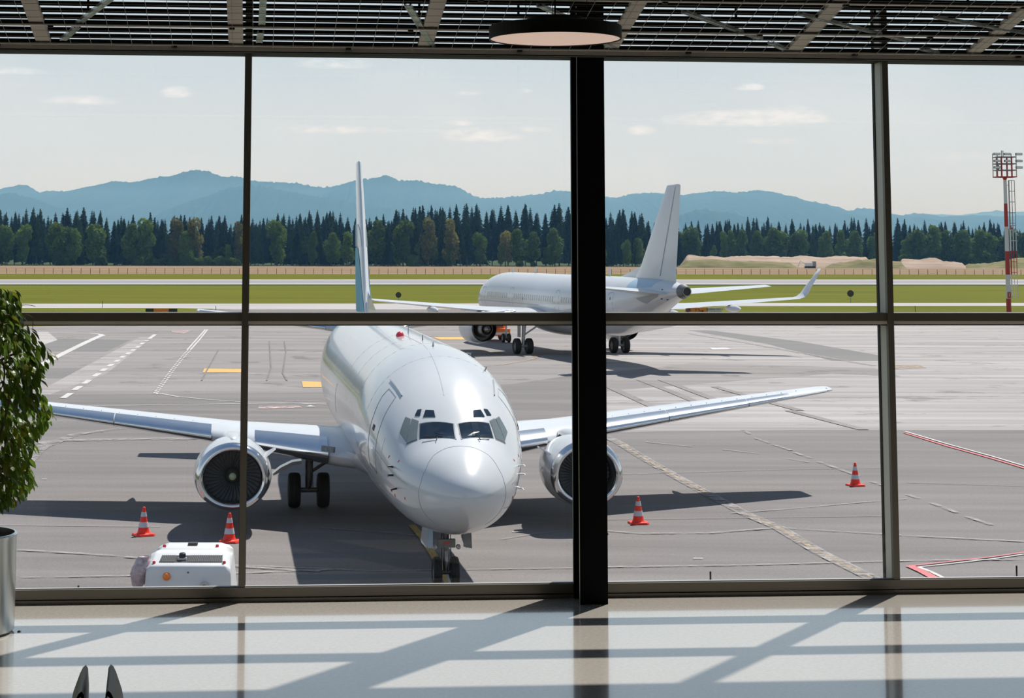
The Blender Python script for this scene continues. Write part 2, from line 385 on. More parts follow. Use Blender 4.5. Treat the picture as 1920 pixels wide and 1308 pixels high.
# ================================================================== GROUND
def poly_ground(name, uv, z, m, parent=None):
    mb = MB(); mb.add([(*ground(u, v), z) for u, v in uv], [tuple(range(len(uv)))])
    return mb.build(name, m, parent)
def flat(name, xy, z, m, parent=None):
    mb = MB(); mb.add([(x, y, z) for x, y in xy], [tuple(range(len(xy)))])
    return mb.build(name, m, parent)
def ribbon_pts(pts, w):
    L = []; Rr = []
    for i, p in enumerate(pts):
        a = Vector(pts[max(i - 1, 0)]); b = Vector(pts[min(i + 1, len(pts) - 1)]); d = (b - a).normalized()
        n = Vector((-d.y, d.x)) * (w / 2); p = Vector(p); L.append(p + n); Rr.append(p - n)
    return L, Rr
_lz = [0.018]
def line_px(name, uv, w, m, parent, z=0.03):
    _lz[0] += 0.00008; z = _lz[0] + (z - .03) * .3
    pts = [ground(u, v) for u, v in uv]
    L, Rr = ribbon_pts(pts, w); n = len(pts)
    mb = MB(); mb.add([(p.x, p.y, z) for p in L + Rr], [(i, i + 1, n + i + 1, n + i) for i in range(n - 1)])
    return mb.build(name, m, parent)

base = flat('ground', [(-6000, -60), (6000, -60), (6000, 12000), (-6000, 12000)], -0.02, M['scrub']); structure(base)
apron = poly_ground('apron', [(-400, 1500), (2400, 1500), (2300, 605), (1650, 603), (1200, 600), (1215, 590), (1242, 577), (1330, 574.0), (1300, 569.3), (460, 569.3), (395, 580), (440, 589), (350, 604), (200, 609.5), (-400, 618)], 0.0, M['asphalt']); structure(apron)
g_near = poly_ground('grass_strip', [(-500, 534.8), (2500, 536.0), (2500, 602), (-500, 640)], -0.005, M['grass']); structure(g_near)
g_far = poly_ground('grass_strip', [(-900, 512.5), (2900, 515.5), (2900, 524.4), (-900, 523.8)], 0.0, M['grass']); structure(g_far)
field = poly_ground('wheat_field', [(-1200, 496.5), (900, 499.0), (2000, 502.5), (3000, 504), (2900, 515.6), (-900, 512.6)], 0.0, M['wheat']); structure(field)
rwy = poly_ground('runway', [(-700, 523.6), (2700, 524.0), (2700, 533.4), (-700, 533.0)], 0.01, M['runway']); structure(rwy)
poly_ground('edge_line', [(-700, 531.7), (2700, 532.2), (2700, 533.4), (-700, 533.0)], 0.03, M['line_w'], rwy)
poly_ground('edge_line', [(-700, 524.0), (2700, 524.4), (2700, 525.4), (-700, 525.0)], 0.03, M['line_w'], rwy)
taxi = poly_ground('taxiway', [(-700, 569.5), (700, 569.0), (1400, 568.0), (2700, 567.4), (2700, 572.5), (1330, 573.8), (1290, 580), (440, 580), (330, 577.5), (-700, 577.0)], 0.012, M['concrete']); structure(taxi)

# paving areas of the apron
_pz = [0.0]
def patch(uv, m, z):
    _pz[0] += 0.0004; return poly_ground('paving_patch', uv, z * .2 + _pz[0], m, apron)
patch([(1095, 812), (1250, 808), (1500, 806), (1980, 806), (2050, 606), (1650, 604), (1300, 604), (1220, 620), (1095, 640)], M['asphalt_l'], 0.006)
patch([(-200, 742), (330, 738), (700, 735), (960, 720), (1095, 700), (1095, 604), (600, 603), (360, 605), (200, 610), (-200, 615)], M['asphalt_m'], 0.006)
patch([(20, 655), (105, 636), (65, 655)], M['asphalt'], 0.008)
patch([(56, 659), (200, 659), (245, 637), (108, 635)], M['asphalt_d'], 0.010)
patch([(-100, 655), (0, 655), (70, 650), (108, 637), (90, 622), (-100, 622)], M['concrete'], 0.009)
patch([(60, 690), (180, 690), (160, 709), (62, 709)], M['asphalt_d'], 0.010)
patch([(62, 739), (95, 739), (200, 700), (285, 632), (262, 632), (150, 692)], M['asphalt_l'], 0.010)
patch([(1290, 619), (1330, 619), (1500, 640), (1660, 668), (1660, 676), (1560, 676), (1440, 645)], M['asphalt_d'], 0.012)
patch([(1130, 733), (1560, 700), (1690, 706), (1640, 690), (1300, 680), (1130, 700)], M['asphalt_m'], 0.010)
# painted lines
LW = lambda uv, w, k='line_w', z=0.03, n='painted_line': line_px(n, uv, w, M[k], apron, z)
LW([(62, 692), (120, 662), (165, 640), (190, 629)], 0.55)
LW([(193, 630), (188, 626.5), (170, 625), (90, 624), (30, 623)], 0.5)
LW([(290, 736), (335, 744), (400, 750), (460, 754), (612, 758)], 0.16)
LW([(100, 762), (300, 759), (460, 757), (615, 756)], 0.15, 'line_w')
LW([(50, 791), (460, 789), (620, 786)], 0.10, 'line_f')
LW([(140, 656), (460, 657), (640, 656)], 0.12, 'line_f', 0.028)
LW([(62, 700), (460, 700), (610, 699)], 0.10, 'line_f', 0.028)
LW([(140, 716), (460, 716.5), (610, 716)], 0.10, 'line_f', 0.028)
for a, b in (((118, 746.5), (133, 737)), ((139, 731.5), (151, 724)), ((157, 719.5), (168, 712.5)), ((176, 706), (186, 700)), ((190.5, 696), (198.5, 691)), ((203.5, 687), (211, 682.5)), ((216, 678.5), (223, 674.5)), ((227, 671), (233, 667)), ((237.5, 664.5), (243, 661)), ((247, 658), (252, 655)), ((256, 652), (261, 649)), ((264.5, 645.5), (269, 642.5)), ((273, 639.5), (277, 637.5)), ((279.5, 635.5), (291, 627))):
    LW([a, b], 0.34)
# double line and dash ladder of the stand boundary
LW([(351, 656), (368, 637), (385, 618)], 0.14); LW([(357, 656), (374, 637), (389, 618)], 0.14)
for i in range(27):
    t = i / 26; u = 354 + (292 - 354) * t; v = 657 + (737 - 657) * (t ** 1.12)
    D_ = ground(u, v)[1]; hh = (1.5 + t * .5) * D_ * D_ / (EYE * FOC)
    w_ = 3.0 + 1.0 * t
    LW([(u - w_ - .5, v), (u - .5, v)], hh, 'line_w'); LW([(u + .5, v + 1.5), (u + w_ + .5, v + 1.5)], hh, 'line_w')
_pz[0] = .016
patch([(383, 691), (455, 692), (455, 698.5), (380, 698.5)], M['line_o'], 0.03)
patch([(566, 715), (604, 716), (604, 726), (568, 726)], M['line_o'], 0.03)
patch([(812, 632), (872, 632), (872, 637), (825, 637)], M['line_o'], 0.03)
patch([(1655, 684), (1725, 684), (1738, 690), (1680, 691)], M['line_yf'], 0.03)
patch([(1330, 652), (1362, 652), (1372, 655), (1335, 655.5)], M['line_w'], 0.03)
LW([(890, 688), (940, 684), (985, 677), (1006, 671), (1004, 667), (990, 662)], 0.28, 'line_yf')
LW([(700, 707), (1060, 700)], 0.10, 'line_f', 0.028)
LW([(1130, 697), (1400, 700), (1660, 703)], 0.10, 'line_f', 0.029)
LW([(1130, 755), (1400, 748), (1660, 744), (1920, 742)], 0.16, 'line_f', 0.028)
LW([(1290, 625), (1400, 643), (1520, 665), (1640, 686)], 0.5, 'line_f', 0.03)
# old yellow lead-in line going right
pts = [(1128, 815), (1160, 830), (1200, 855), (1260, 890), (1330, 928), (1400, 965), (1460, 990), (1540, 1038), (1640, 1087), (1700, 1118)]
LW(pts, 0.42, 'line_f', 0.03, 'worn_line')
for a, b in ((1, 3), (3, 4), (5, 6), (6, 8)):
    LW(pts[a:b + 1], 0.14, 'line_yf', 0.034, 'worn_line')
# white dashed line
for a, b in (((1392, 806), (1406, 814)), ((1416, 822), (1443, 831)), ((1450, 834), (1484, 845)), ((1490, 849), (1522, 860)), ((1534, 866), (1610, 893)), ((1632, 903), (1670, 915)), ((1745, 943), (1795, 962)), ((1812, 969), (1860, 985)), ((1702, 928), (1722, 935))):
    LW([a, b], 0.18, 'line_f', 0.03)
for a, b in (((1211, 829), (1299, 838)), ((1355, 843), (1422, 851)), ((1467, 859), (1516, 867)), ((1130, 824), (1168, 826))):
    LW([a, b], 0.13, 'line_f', 0.032)
LW([(1370, 963), (1500, 953), (1620, 942), (1700, 936)], 0.09, 'line_f', 0.03)
LW([(1130, 995), (1200, 1001), (1330, 1000), (1460, 990), (1700, 1005), (1960, 1018)], 0.20, 'line_f', 0.027)
LW([(1130, 1064), (1400, 1060), (1700, 1052), (1960, 1049)], 0.16, 'line_f', 0.026)
LW([(440, 1060), (700, 1071), (1060, 1066), (1100, 1065)], 0.10, 'line_f', 0.026)
LW([(20, 1031), (160, 1039), (300, 1050), (460, 1064), (600, 1072)], 0.20, 'line_f', 0.03)
LW([(20, 1084), (250, 1080), (460, 1075), (640, 1068)], 0.14, 'line_f', 0.028)
LW([(940, 1012), (1000, 1002), (1070, 994)], 0.05, 'line_f', 0.03)
LW([(600, 990), (740, 1000), (820, 1010)], 0.10, 'line_f', 0.026)
# worn crossing at left
LW([(50, 832), (120, 826), (250, 824), (420, 822)], 0.75, 'line_f', 0.02, 'worn_line')
LW([(100, 826), (70, 845), (40, 878), (20, 905)], 0.55, 'line_f', 0.022, 'worn_line')
LW([(90, 835), (140, 815), (230, 803)], 0.5, 'line_f', 0.018, 'worn_line')
# red and white clearance lines at right
LW([(1696, 812), (1780, 838), (1860, 860), (1960, 890)], 0.16, 'line_r', 0.03)
LW([(1696, 809), (1780, 834), (1860, 856), (1960, 886)], 0.12, 'line_w', 0.032)
LW([(1960, 1031), (1860, 1045), (1780, 1054), (1706, 1062)], 0.09, 'line_r', 0.03)
LW([(1960, 1034), (1860, 1049), (1780, 1058), (1722, 1064)], 0.07, 'line_w', 0.032)
LW([(1706, 1062), (1730, 1073), (1762, 1090), (1800, 1110)], 0.24, 'line_r', 0.03)
LW([(1722, 1064), (1745, 1073), (1778, 1089), (1812, 1106)], 0.11, 'line_w', 0.034)
# yellow lead-in under the nose
LW([(772, 985), (793, 1010), (815, 1045), (842, 1095), (870, 1140)], 0.20, 'line_y', 0.03)
# small stand marks
patch([(486, 762), (560, 761), (568, 765), (482, 767)], M['line_p'], 0.03)
patch([(572, 763), (582, 760), (592, 763)], M['line_w'], 0.03)
LW([(535, 753), (615, 751)], 0.18, 'line_p', 0.03)
patch([(320, 620), (362, 619), (345, 626), (322, 623)], M['line_p'], 0.03)
for a, b in (((78, 899), (88, 899)), ((228, 703), (236, 703)), ((960, 998), (980, 998)), ((1300, 1048), (1318, 1048))):
    LW([a, b], 0.07, 'line_w', 0.03)
# long tar joints
for uv in ([(533, 640), (536, 660), (530, 700), (538, 714)], [(410, 655), (385, 700), (378, 714)], [(505, 640), (508, 690), (500, 714)]):
    LW(uv, 0.10, 'asphalt', 0.03, 'tar_joint')
for uv in ([(1200, 712), (1260, 735), (1320, 760)], [(1240, 712), (1370, 760)], [(1340, 725), (1500, 770)], [(1480, 770), (1620, 806)], [(1130, 720), (1240, 770)]):
    LW(uv, 0.5, 'asphalt_m', 0.02, 'tar_joint')
for uv in ([(0, 985), (300, 988)], [(1130, 975), (1660, 968)], [(1150, 890), (1500, 880), (1660, 878)], [(60, 940), (400, 945)], [(1700, 905), (1920, 912)]):
    LW(uv, 0.05, 'asphalt_m', 0.02, 'tar_joint')

# ================================================================== LOUNGE
AW = 0.084
WO = Vector((0, 8.705, 0))
FLOORZ = EYE - 1.585
def wobj(o):   # objects built in wall coordinates (x along wall, -y into the lounge)
    o.location = WO; o.rotation_euler = (0, 0, AW); return o
ZB, ZR, ZT = EYE - 1.522, EYE - 0.287, EYE + 0.896
ZTOP = FLOORZ + 3.77
S0, S1 = -6.0, 8.0
mb = MB().box(S0, S1, -16, 0.20, FLOORZ - 0.45, FLOORZ); floor = structure(wobj(mb.build('floor', M['floor'])))
mb = MB().box(S0 - 0.2, S1 + 0.2, 0.20, 0.42, 0.0, FLOORZ - 0.28); structure(wobj(mb.build('wall_facade', M['facade'])))
mb = MB().box(S0, S1, -16.2, -16.0, FLOORZ - 0.4, FLOORZ + 6); structure(wobj(mb.build('wall_back', M['wallp'])))
mb = MB().box(S0 - 0.2, S0, -16, 0.3, FLOORZ - 0.4, FLOORZ + 6); structure(wobj(mb.build('wall_left', M['wallp'])))
mb = MB().box(S1, S1 + 0.2, -16, 0.3, FLOORZ - 0.4, FLOORZ + 6); structure(wobj(mb.build('wall_right', M['wallp'])))
mb = MB().box(S0 - 0.2, S1 + 0.2, -0.12, 0.14, ZTOP, FLOORZ + 6); structure(wobj(mb.build('wall_front', M['roofp'])))
mb = MB().box(S0 - 0.2, S1 + 0.2, -16.2, 0.14, FLOORZ + 6, FLOORZ + 6.2); structure(wobj(mb.build('ceiling', M['roofp'])))

MULL = [-5.27, -3.78, -2.285, -0.79, 0.785, 2.262, 3.76, 5.25, 6.75]
BASEZ = FLOORZ
trims = []
for s in MULL:
    if abs(s - 0.785) < 1e-6: continue
    mb = MB().box(s - 0.011, s + 0.018, 0.0, 0.03, BASEZ, ZTOP)
    o = wobj(mb.build('trim_mullion', M['frame'])); structure(o)
    q = MB().box(s - 0.009, s + 0.016, 0.0302, 0.135, BASEZ, ZTOP).build('mullion_web', M['frame_l'], o)
    q2 = MB().box(s - 0.013, s - 0.009, 0.12, 0.15, BASEZ, ZTOP).box(s + 0.016, s + 0.020, 0.12, 0.15, BASEZ, ZTOP).build('glazing_gasket', M['gasket'], o)
# transoms: dark face, paler bead below, thin black gasket
def transom(z0, z1, name):
    o = structure(wobj(MB().box(S0, S1, 0.01, 0.14, z0, z1).build(name, M['frame'])))
    MB().box(S0, S1, 0.012, 0.14, z0 - 0.016, z0 - 0.0002).build('glazing_bead', M['frame_l'], o)
    MB().box(S0, S1, 0.012, 0.14, z0 - 0.021, z0 - 0.0162).build('glazing_gasket', M['gasket'], o)
    return o
transom(ZR - 0.038, ZR + 0.0, 'trim_transom')
o = structure(wobj(MB().box(S0, S1, -0.004, 0.14, ZT + 0.024, ZT + 0.046).build('trim_head', M['frame_l'])))
MB().box(S0, S1, 0.0, 0.14, ZT + 0.018, ZT + 0.0238).build('glazing_gasket', M['gasket'], o)
transom(ZTOP - 0.06, ZTOP, 'trim_head')
o = structure(wobj(MB().box(S0, S1, -0.005, 0.034, ZB - 0.042, ZB + 0.0).build('trim_sill', M['frame'])))
MB().box(S0, S1, 0.012, 0.033, ZB, ZB + 0.004).build('glazing_bead', M['gear_l'], o)
MB().box(S0, S1, -0.012, 0.15, FLOORZ, ZB - 0.046).build('sill_base', M['frame'], o)
MB().box(S0, S1, 0.005, 0.034, ZB - 0.0462, ZB - 0.0422).build('shadow_gap', M['gasket'], o)
k = 1
edges = [S0] + MULL + [S1]
for i in range(len(edges) - 1):
    for (z0, z1) in ((ZB + 0.002, ZR - 0.0595), (ZR + .0005, ZT + 0.0175), (ZT + 0.0465, ZTOP - 0.0815)):
        a, b = edges[i] + 0.016, edges[i + 1] - 0.009
        mb = MB().add([(a, 0.034, z0), (a, 0.034, z1), (b, 0.034, z1), (b, 0.034, z0)], [(0, 1, 2, 3)])
        structure(wobj(mb.build('window_%d' % k, M['glass']))); k += 1
# steel column (an H section standing in front of the glazing)
c = structure(wobj(MB().box(0.735, 0.865, -0.168, -0.155, FLOORZ, FLOORZ + 6).build('steel_column', M['column'])))
MB().box(0.79, 0.81, -0.155, -0.02, FLOORZ, FLOORZ + 6).build('column_web', M['column'], c)
MB().box(0.735, 0.865, -0.02, -0.004, FLOORZ, FLOORZ + 6).build('column_flange', M['column'], c)
MB().box(0.765, 0.805, 0.0, 0.19, FLOORZ, FLOORZ + 6).build('column_mullion', M['frame'], c)
MB().box(0.7345, 0.7365, -0.1695, -0.1675, FLOORZ, FLOORZ + 6).build('edge_strip', M['frame_l'], c)

# sloping open ceiling: rails, louvers, rafters, braces, wire mesh
SL = 0.195
ce = empty('ceiling_lattice', WO, AW); structure(ce)
def cz(t, off=0.0): return ZT + 0.044 + SL * t + off
def cross_bar(name, t, wt, ht, off, m, mi=None):
    return MB().box(-4.2, 6.2, -t - wt / 2, -t + wt / 2, cz(t, off), cz(t, off) + ht).build(name, m, ce)
for t in (0.02, 0.30, 0.74, 1.18, 1.62, 2.06):
    r_ = cross_bar('rail', t, 0.012, 0.022, 0.004, M['rail'])
    cross_bar('rail_flange', t, 0.046, 0.004, 0.0, M['rail_l'])
for i in range(26):
    t = 0.075 + 0.0915 * i
    if min(abs(t - x) for x in (0.02, 0.30, 0.74, 1.18, 1.62, 2.06)) < 0.03: continue
    cross_bar('louver', t, 0.004, 0.0215, 0.0145, M['fin_blk'])
for i in range(-3, 8):
    s = -0.845 + 0.885 * i
    mb = MB(); w = 0.034
    t0, t1 = 0.02, 2.4
    vs = [(s + a * w, -t, cz(t, 0.008 + b * 0.02)) for t in (t0, t1) for a, b in ((-1, 0), (1, 0), (1, 1), (-1, 1))]
    mb.add(vs, [(0, 1, 2, 3), (7, 6, 5, 4), (0, 4, 5, 1), (1, 5, 6, 2), (2, 6, 7, 3), (3, 7, 4, 0)])
    mb.build('rafter', M['rafter'], ce)
def lattice_pt(u, v, off=0.05):
    d = ray(u, v); ca, sa = math.cos(AW), math.sin(AW)
    # local: x = along, y = outward
    dx = d.x * ca + d.y * sa; dy = -d.x * sa + d.y * ca; ox = -(WO.y * sa); oy = -(WO.y * ca)
    # plane z = cz(-y) + off
    A = EYE - (ZT + 0.044 + off) + SL * oy; B = d.z + SL * dy
    t = -A / B
    return Vector((ox + dx * t, oy + dy * t, EYE + d.z * t))
for a, b in (((118, 74), (145, 50)), ((140, 48), (214, -8)), ((491, 45), (494, -12)), ((486, 78), (489, 60)), ((764, 8), (812, 88)), ((1012, 10), (1060, 32)), ((1120, 70), (1166, 97)),
             ((1283, 22), (1425, 72)), ((1445, 80), (1500, 105)), ((1500, 26), (1702, 76)), ((1730, 92), (1806, 110)), ((1756, 32), (1925, 62))):
    A, B = lattice_pt(*a, .012), lattice_pt(*b, .012)
    mb = MB(); l = Vector((0.012, 0, 0))
    mb.bar(A - l, B - l, 0.007, 0.014); mb.bar(A + l, B + l, 0.007, 0.014); mb.bar(A - Vector((0, 0, .004)), B - Vector((0, 0, .004)), 0.020, 0.003)
    mb.build('brace', M['zinc'], ce)
for u, v in ((165, 20), (786, 28), (972, 34), (1175, 50), (1380, 40), (1544, 10), (1640, 30), (1815, 12), (1305, 12)):
    A = lattice_pt(u, v, 0.02)
    MB().tube([A, A + Vector((0, 0, 0.30))], 0.006, 6).build('hanger_rod', M['rail'], ce)
mb = MB(); nW = int(6.6 / 0.0928)
for i in range(nW):
    s = -2.9 + 0.0928 * i
    A = Vector((s, -0.0, cz(0.0, -0.004))); B = Vector((s, -2.4, cz(2.4, -0.004)))
    mb.tube([Vector((s, -0.01, cz(0, -0.011))), Vector((s + 0.004, -0.004, cz(0, -0.004))), A + Vector((0, -0.02, 0)), B], 0.0013, 4)
for i in range(26):
    t = 0.05 + 0.0928 * i
    mb.tube([(-3.0, -t, cz(t, -0.0015)), (3.8, -t, cz(t, -0.0015))], 0.0011, 4)
o = mb.build('wire_mesh', M['wire'], ce); o['kind'] = 'stuff'
for i in range(24):
    s = -2.75 + 0.27 * i; t = (0.02, 0.30, 0.74)[i % 3]
    MB().box(s - 0.012, s + 0.012, -t - 0.012, -t + 0.012, cz(t, -0.008), cz(t, 0.006)).build('mesh_clip', M['rail'], ce)

MB().box(-4.2, 6.2, -0.01, 0.03, ZT + 0.028, ZT + 0.050).build('edge_beam', M['frame_l'], ce)
MB().box(-4.2, 6.2, -0.008, 0.03, ZT + 0.023, ZT + 0.0279).build('edge_shadow_gap', M['gasket'], ce)
# the lattice, scaled about the camera along the lines of sight, hangs inside the lounge, well clear of the glazing: 0.8 of the wall distance, members 0.8 of the size built above
LK = 0.8
for o in ce.children: o.data.transform(Matrix.Scale(LK, 4))
ce.location = (0, WO.y * LK, EYE * (1 - LK))

# round pendant lamp
LD = 6.3
lc = at_depth(1041, 74, LD)
lamp = empty('pendant_lamp', lc)
tag(lamp, 'large flat round black pendant lamp with pinkish disc underneath, below the louvered ceiling', 'lamp')
R_ = 0.226
MB().lathe([(0.052, 0.0), (0.052, 0.10), (0.046, R_ - 0.006), (0.043, R_), (0.0, R_), (0.0, R_ - 0.005)], 72).build('lamp_housing', M['lampb'], lamp, smooth=False)
MB().lathe([(0.003, R_ - 0.005), (0.001, 0.0)], 72).build('lamp_diffuser', M['lampd'], lamp)
for a in (90, 210, 330):
    x, y = 0.12 * math.cos(math.radians(a)), 0.12 * math.sin(math.radians(a))
    MB().tube([(x, y, 0.05), (x * 0.9, y * 0.9, 1.6)], 0.0012, 5).build('suspension_cable', M['lampb'], lamp)
MB().tube([(0.0, 0.0, 0.05), (0, 0, 1.6)], 0.003, 6).build('power_cord', M['lampb'], lamp)
MB().lathe([(0.052, 0.10), (0.075, 0.095), (0.078, 0.0)], 40).build('driver_box', M['lampb'], lamp)

# thin rods on the ledge outside the glass
for (u0, v0, v1) in ((147, 1106, 1097), (1332, 1100, 1071), (1638, 1095, 1082), (1906, 1092, 1060)):
    y = 9.25 + (u0 - 780) / 3482 * 9 * AW
    a = at_depth(u0, v0 + 8, y); b = at_depth(u0, v1, y)
    a.z = FLOORZ - 0.20
    o = MB().tube([a, b], 0.0045, 8).build('ledge_rod', M['gasket'])
    tag(o, {147: 'short dark rod on the outer ledge below the white unit, farthest left', 1332: 'dark rod on the outer ledge, first to the right of the black column',
            1638: 'stubby dark rod on the outer ledge just left of the right mullion', 1906: 'tall dark rod on the outer ledge at the far right'}[u0], 'rod')
ledge = structure(wobj(MB().box(S0, S1, 0.20, 0.75, FLOORZ - 0.28, FLOORZ - 0.20).build('outer_ledge', M['facade'])))
# ================================================================== AIRCRAFT CORE
# CORE
def pchip(x, y, xq):
    x = np.asarray(x, float); y = np.asarray(y, float); h = np.diff(x); dl = np.diff(y) / h
    d = np.zeros_like(y)
    for i in range(1, len(x) - 1):
        if dl[i - 1] * dl[i] > 0:
            w1, w2 = 2 * h[i] + h[i - 1], h[i] + 2 * h[i - 1]
            d[i] = (w1 + w2) / (w1 / dl[i - 1] + w2 / dl[i])
    d[0] = dl[0]; d[-1] = dl[-1]
    xq = np.clip(np.asarray(xq, float), x[0], x[-1]); i = np.clip(np.searchsorted(x, xq) - 1, 0, len(h) - 1)
    t = (xq - x[i]) / h[i]
    return (2*t**3-3*t**2+1)*y[i] + (t**3-2*t**2+t)*h[i]*d[i] + (-2*t**3+3*t**2)*y[i+1] + (t**3-t**2)*h[i]*d[i+1]

class Fus:
    """x, top, bottom, half width, height of the widest line"""
    def __init__(s, secs):
        a = np.array(secs, float); s.q = np.sqrt(a[:, 0]); s.a = a; s.L = a[-1, 0]
    def sec(s, x):
        q = math.sqrt(max(x, 0)); return [float(pchip(s.q, s.a[:, k], q)) for k in (1, 2, 3, 4)]
    def P(s, x, th, off=0.0):
        def raw(x, th):
            t, b, w, m = s.sec(x); sn, cs = math.sin(th), math.cos(th)
            return np.array([x, w * cs, m + (t - m) * sn if sn > 0 else m + (m - b) * sn])
        p = raw(x, th)
        if off:
            e = 0.01; x = max(x, 0.03)
            a = raw(min(x + e, s.L), th) - raw(x - e, th); b = raw(x, th + 0.01) - raw(x, th - 0.01)
            n = np.cross(b, a); n = n / (np.linalg.norm(n) + 1e-12)
            c = np.array([x, 0, s.sec(x)[3]])
            if n.dot(raw(x, th) - c) < 0: n = -n
            p = p + n * off
        return p

SEC737 = [(0, 2.50, 2.50, 0, 2.50), (.05, 2.70, 2.30, .22, 2.50), (.2, 2.88, 2.12, .43, 2.50), (.5, 3.10, 1.93, .69, 2.51), (1.0, 3.36, 1.71, .99, 2.55),
          (1.5, 3.54, 1.56, 1.21, 2.62), (1.75, 3.62, 1.51, 1.30, 2.67), (2.1, 3.86, 1.46, 1.40, 2.75), (2.4, 4.08, 1.43, 1.475, 2.83), (2.8, 4.34, 1.39, 1.56, 2.93),
          (3.3, 4.60, 1.36, 1.64, 3.05), (4.0, 4.86, 1.33, 1.725, 3.17), (5, 5.09, 1.31, 1.81, 3.27), (6.2, 5.25, 1.30, 1.865, 3.32), (7.5, 5.31, 1.30, 1.88, 3.34),
          (12, 5.31, 1.30, 1.88, 3.34), (23, 5.31, 1.30, 1.88, 3.34), (25, 5.31, 1.42, 1.865, 3.38), (27, 5.30, 1.85, 1.78, 3.55), (29, 5.26, 2.45, 1.58, 3.85), (31, 5.18, 3.05, 1.28, 4.10),
          (33, 5.05, 3.65, .90, 4.35), (34.8, 4.85, 4.15, .50, 4.50), (36.0, 4.65, 4.38, .20, 4.52), (36.4, 4.56, 4.48, .06, 4.52)]
SEC321 = [(0, 3.35, 3.35, 0, 3.35), (.05, 3.60, 3.10, .27, 3.35), (.2, 3.84, 2.86, .52, 3.35), (.6, 4.18, 2.52, .90, 3.36), (1.2, 4.50, 2.25, 1.25, 3.42), (2.0, 4.92, 2.03, 1.55, 3.55),
          (3.0, 5.36, 1.88, 1.78, 3.70), (4.2, 5.66, 1.79, 1.92, 3.78), (5.8, 5.82, 1.74, 1.97, 3.82), (7, 5.86, 1.72, 1.975, 3.84), (15, 5.86, 1.72, 1.975, 3.84), (31.5, 5.86, 1.72, 1.975, 3.84),
          (33.5, 5.86, 1.86, 1.96, 3.88), (35.5, 5.86, 2.30, 1.87, 4.05), (37.5, 5.86, 2.88, 1.68, 4.33), (39.5, 5.83, 3.50, 1.38, 4.63), (41.5, 5.73, 4.10, 1.00, 4.90), (43.2, 5.55, 4.57, .64, 5.05), (44.3, 5.36, 4.80, .37, 5.08), (44.51, 5.30, 4.85, .30, 5.08)]
# /CORE

def loft_body(name, F, m, parent, nx=110, nt=72, x1=None):
    x1 = x1 or F.L; mb = MB(); xs = []
    for i in range(nx + 1):
        u = i / nx; xs.append(x1 * (0.35 * u * u + 0.65 * u) if u > 0 else 0)
    xs = sorted(set([0.0, .01, .03, .07, .13, .22, .35] + [x for x in xs if x > .45] ))
    mb.v.append((0, 0, F.sec(0)[3]))
    rows = []
    for x in xs[1:]:
        t, b, w, mm = F.sec(x); o = len(mb.v); rows.append(o)
        for k in range(nt):
            a = 2 * PI * k / nt; sn = math.sin(a)
            mb.v.append((x, w * math.cos(a), mm + (t - mm) * sn if sn > 0 else mm + (mm - b) * sn))
    for k in range(nt): mb.f.append((0, rows[0] + (k + 1) % nt, rows[0] + k)); mb.m.append(0)
    for a, b in zip(rows, rows[1:]):
        for k in range(nt): mb.f.append((a + k, a + (k + 1) % nt, b + (k + 1) % nt, b + k)); mb.m.append(0)
    mb.f.append(tuple(rows[-1] + k for k in range(nt))); mb.m.append(0)
    return mb.build(name, m, parent, smooth=True)

def panel(name, F, c, off, m, parent, n=5, thick=0.02):
    """curved patch between four (x, degrees) corners, sitting proud of the skin"""
    mb = MB(); G = []
    for lay in (off, off - thick):
        g = []
        for i in range(n + 1):
            for j in range(n + 1):
                u, v = i / n, j / n
                x = (c[0][0]*(1-u)*(1-v) + c[1][0]*u*(1-v) + c[2][0]*u*v + c[3][0]*(1-u)*v)
                t = (c[0][1]*(1-u)*(1-v) + c[1][1]*u*(1-v) + c[2][1]*u*v + c[3][1]*(1-u)*v)
                g.append(len(mb.v)); mb.v.append(tuple(F.P(x, math.radians(t), lay)))
        G.append(g)
    N = n + 1
    for l, g in enumerate(G):
        for i in range(n):
            for j in range(n):
                q = (g[i*N+j], g[(i+1)*N+j], g[(i+1)*N+j+1], g[i*N+j+1]); mb.f.append(q if l else q[::-1]); mb.m.append(0)
    rim = [i*N for i in range(N)] + [n*N+j for j in range(1, N)] + [i*N+n for i in range(n-1, -1, -1)] + [j for j in range(n-1, 0, -1)]
    for a, b in zip(rim, rim[1:] + rim[:1]):
        mb.f.append((G[0][a], G[0][b], G[1][b], G[1][a])); mb.m.append(0)
    return mb.build(name, m, parent, smooth=False)

def seam(name, F, pts, w, m, parent, off=0.006, step=10):
    P = []
    for (a, b) in zip(pts, pts[1:]):
        for i in range(step):
            u = i / step; P.append((a[0] + (b[0] - a[0]) * u, a[1] + (b[1] - a[1]) * u))
    P.append(pts[-1])
    Q = [Vector(F.P(x, math.radians(t), off)) for x, t in P]; Q0 = [Vector(F.P(x, math.radians(t), 0)) for x, t in P]
    mb = MB(); o = []
    for i, q in enumerate(Q):
        d = (Q[min(i + 1, len(Q) - 1)] - Q[max(i - 1, 0)]).normalized(); n = (q - Q0[i]).normalized(); s = d.cross(n) * (w / 2)
        mb.v += [tuple(q + s), tuple(q - s), tuple(Q0[i] + s), tuple(Q0[i] - s)]
    for i in range(len(Q) - 1):
        a = 4 * i; mb.f += [(a, a + 1, a + 5, a + 4), (a, a + 4, a + 6, a + 2), (a + 1, a + 3, a + 7, a + 5)]; mb.m += [0, 0, 0]
    return mb.build(name, m, parent)

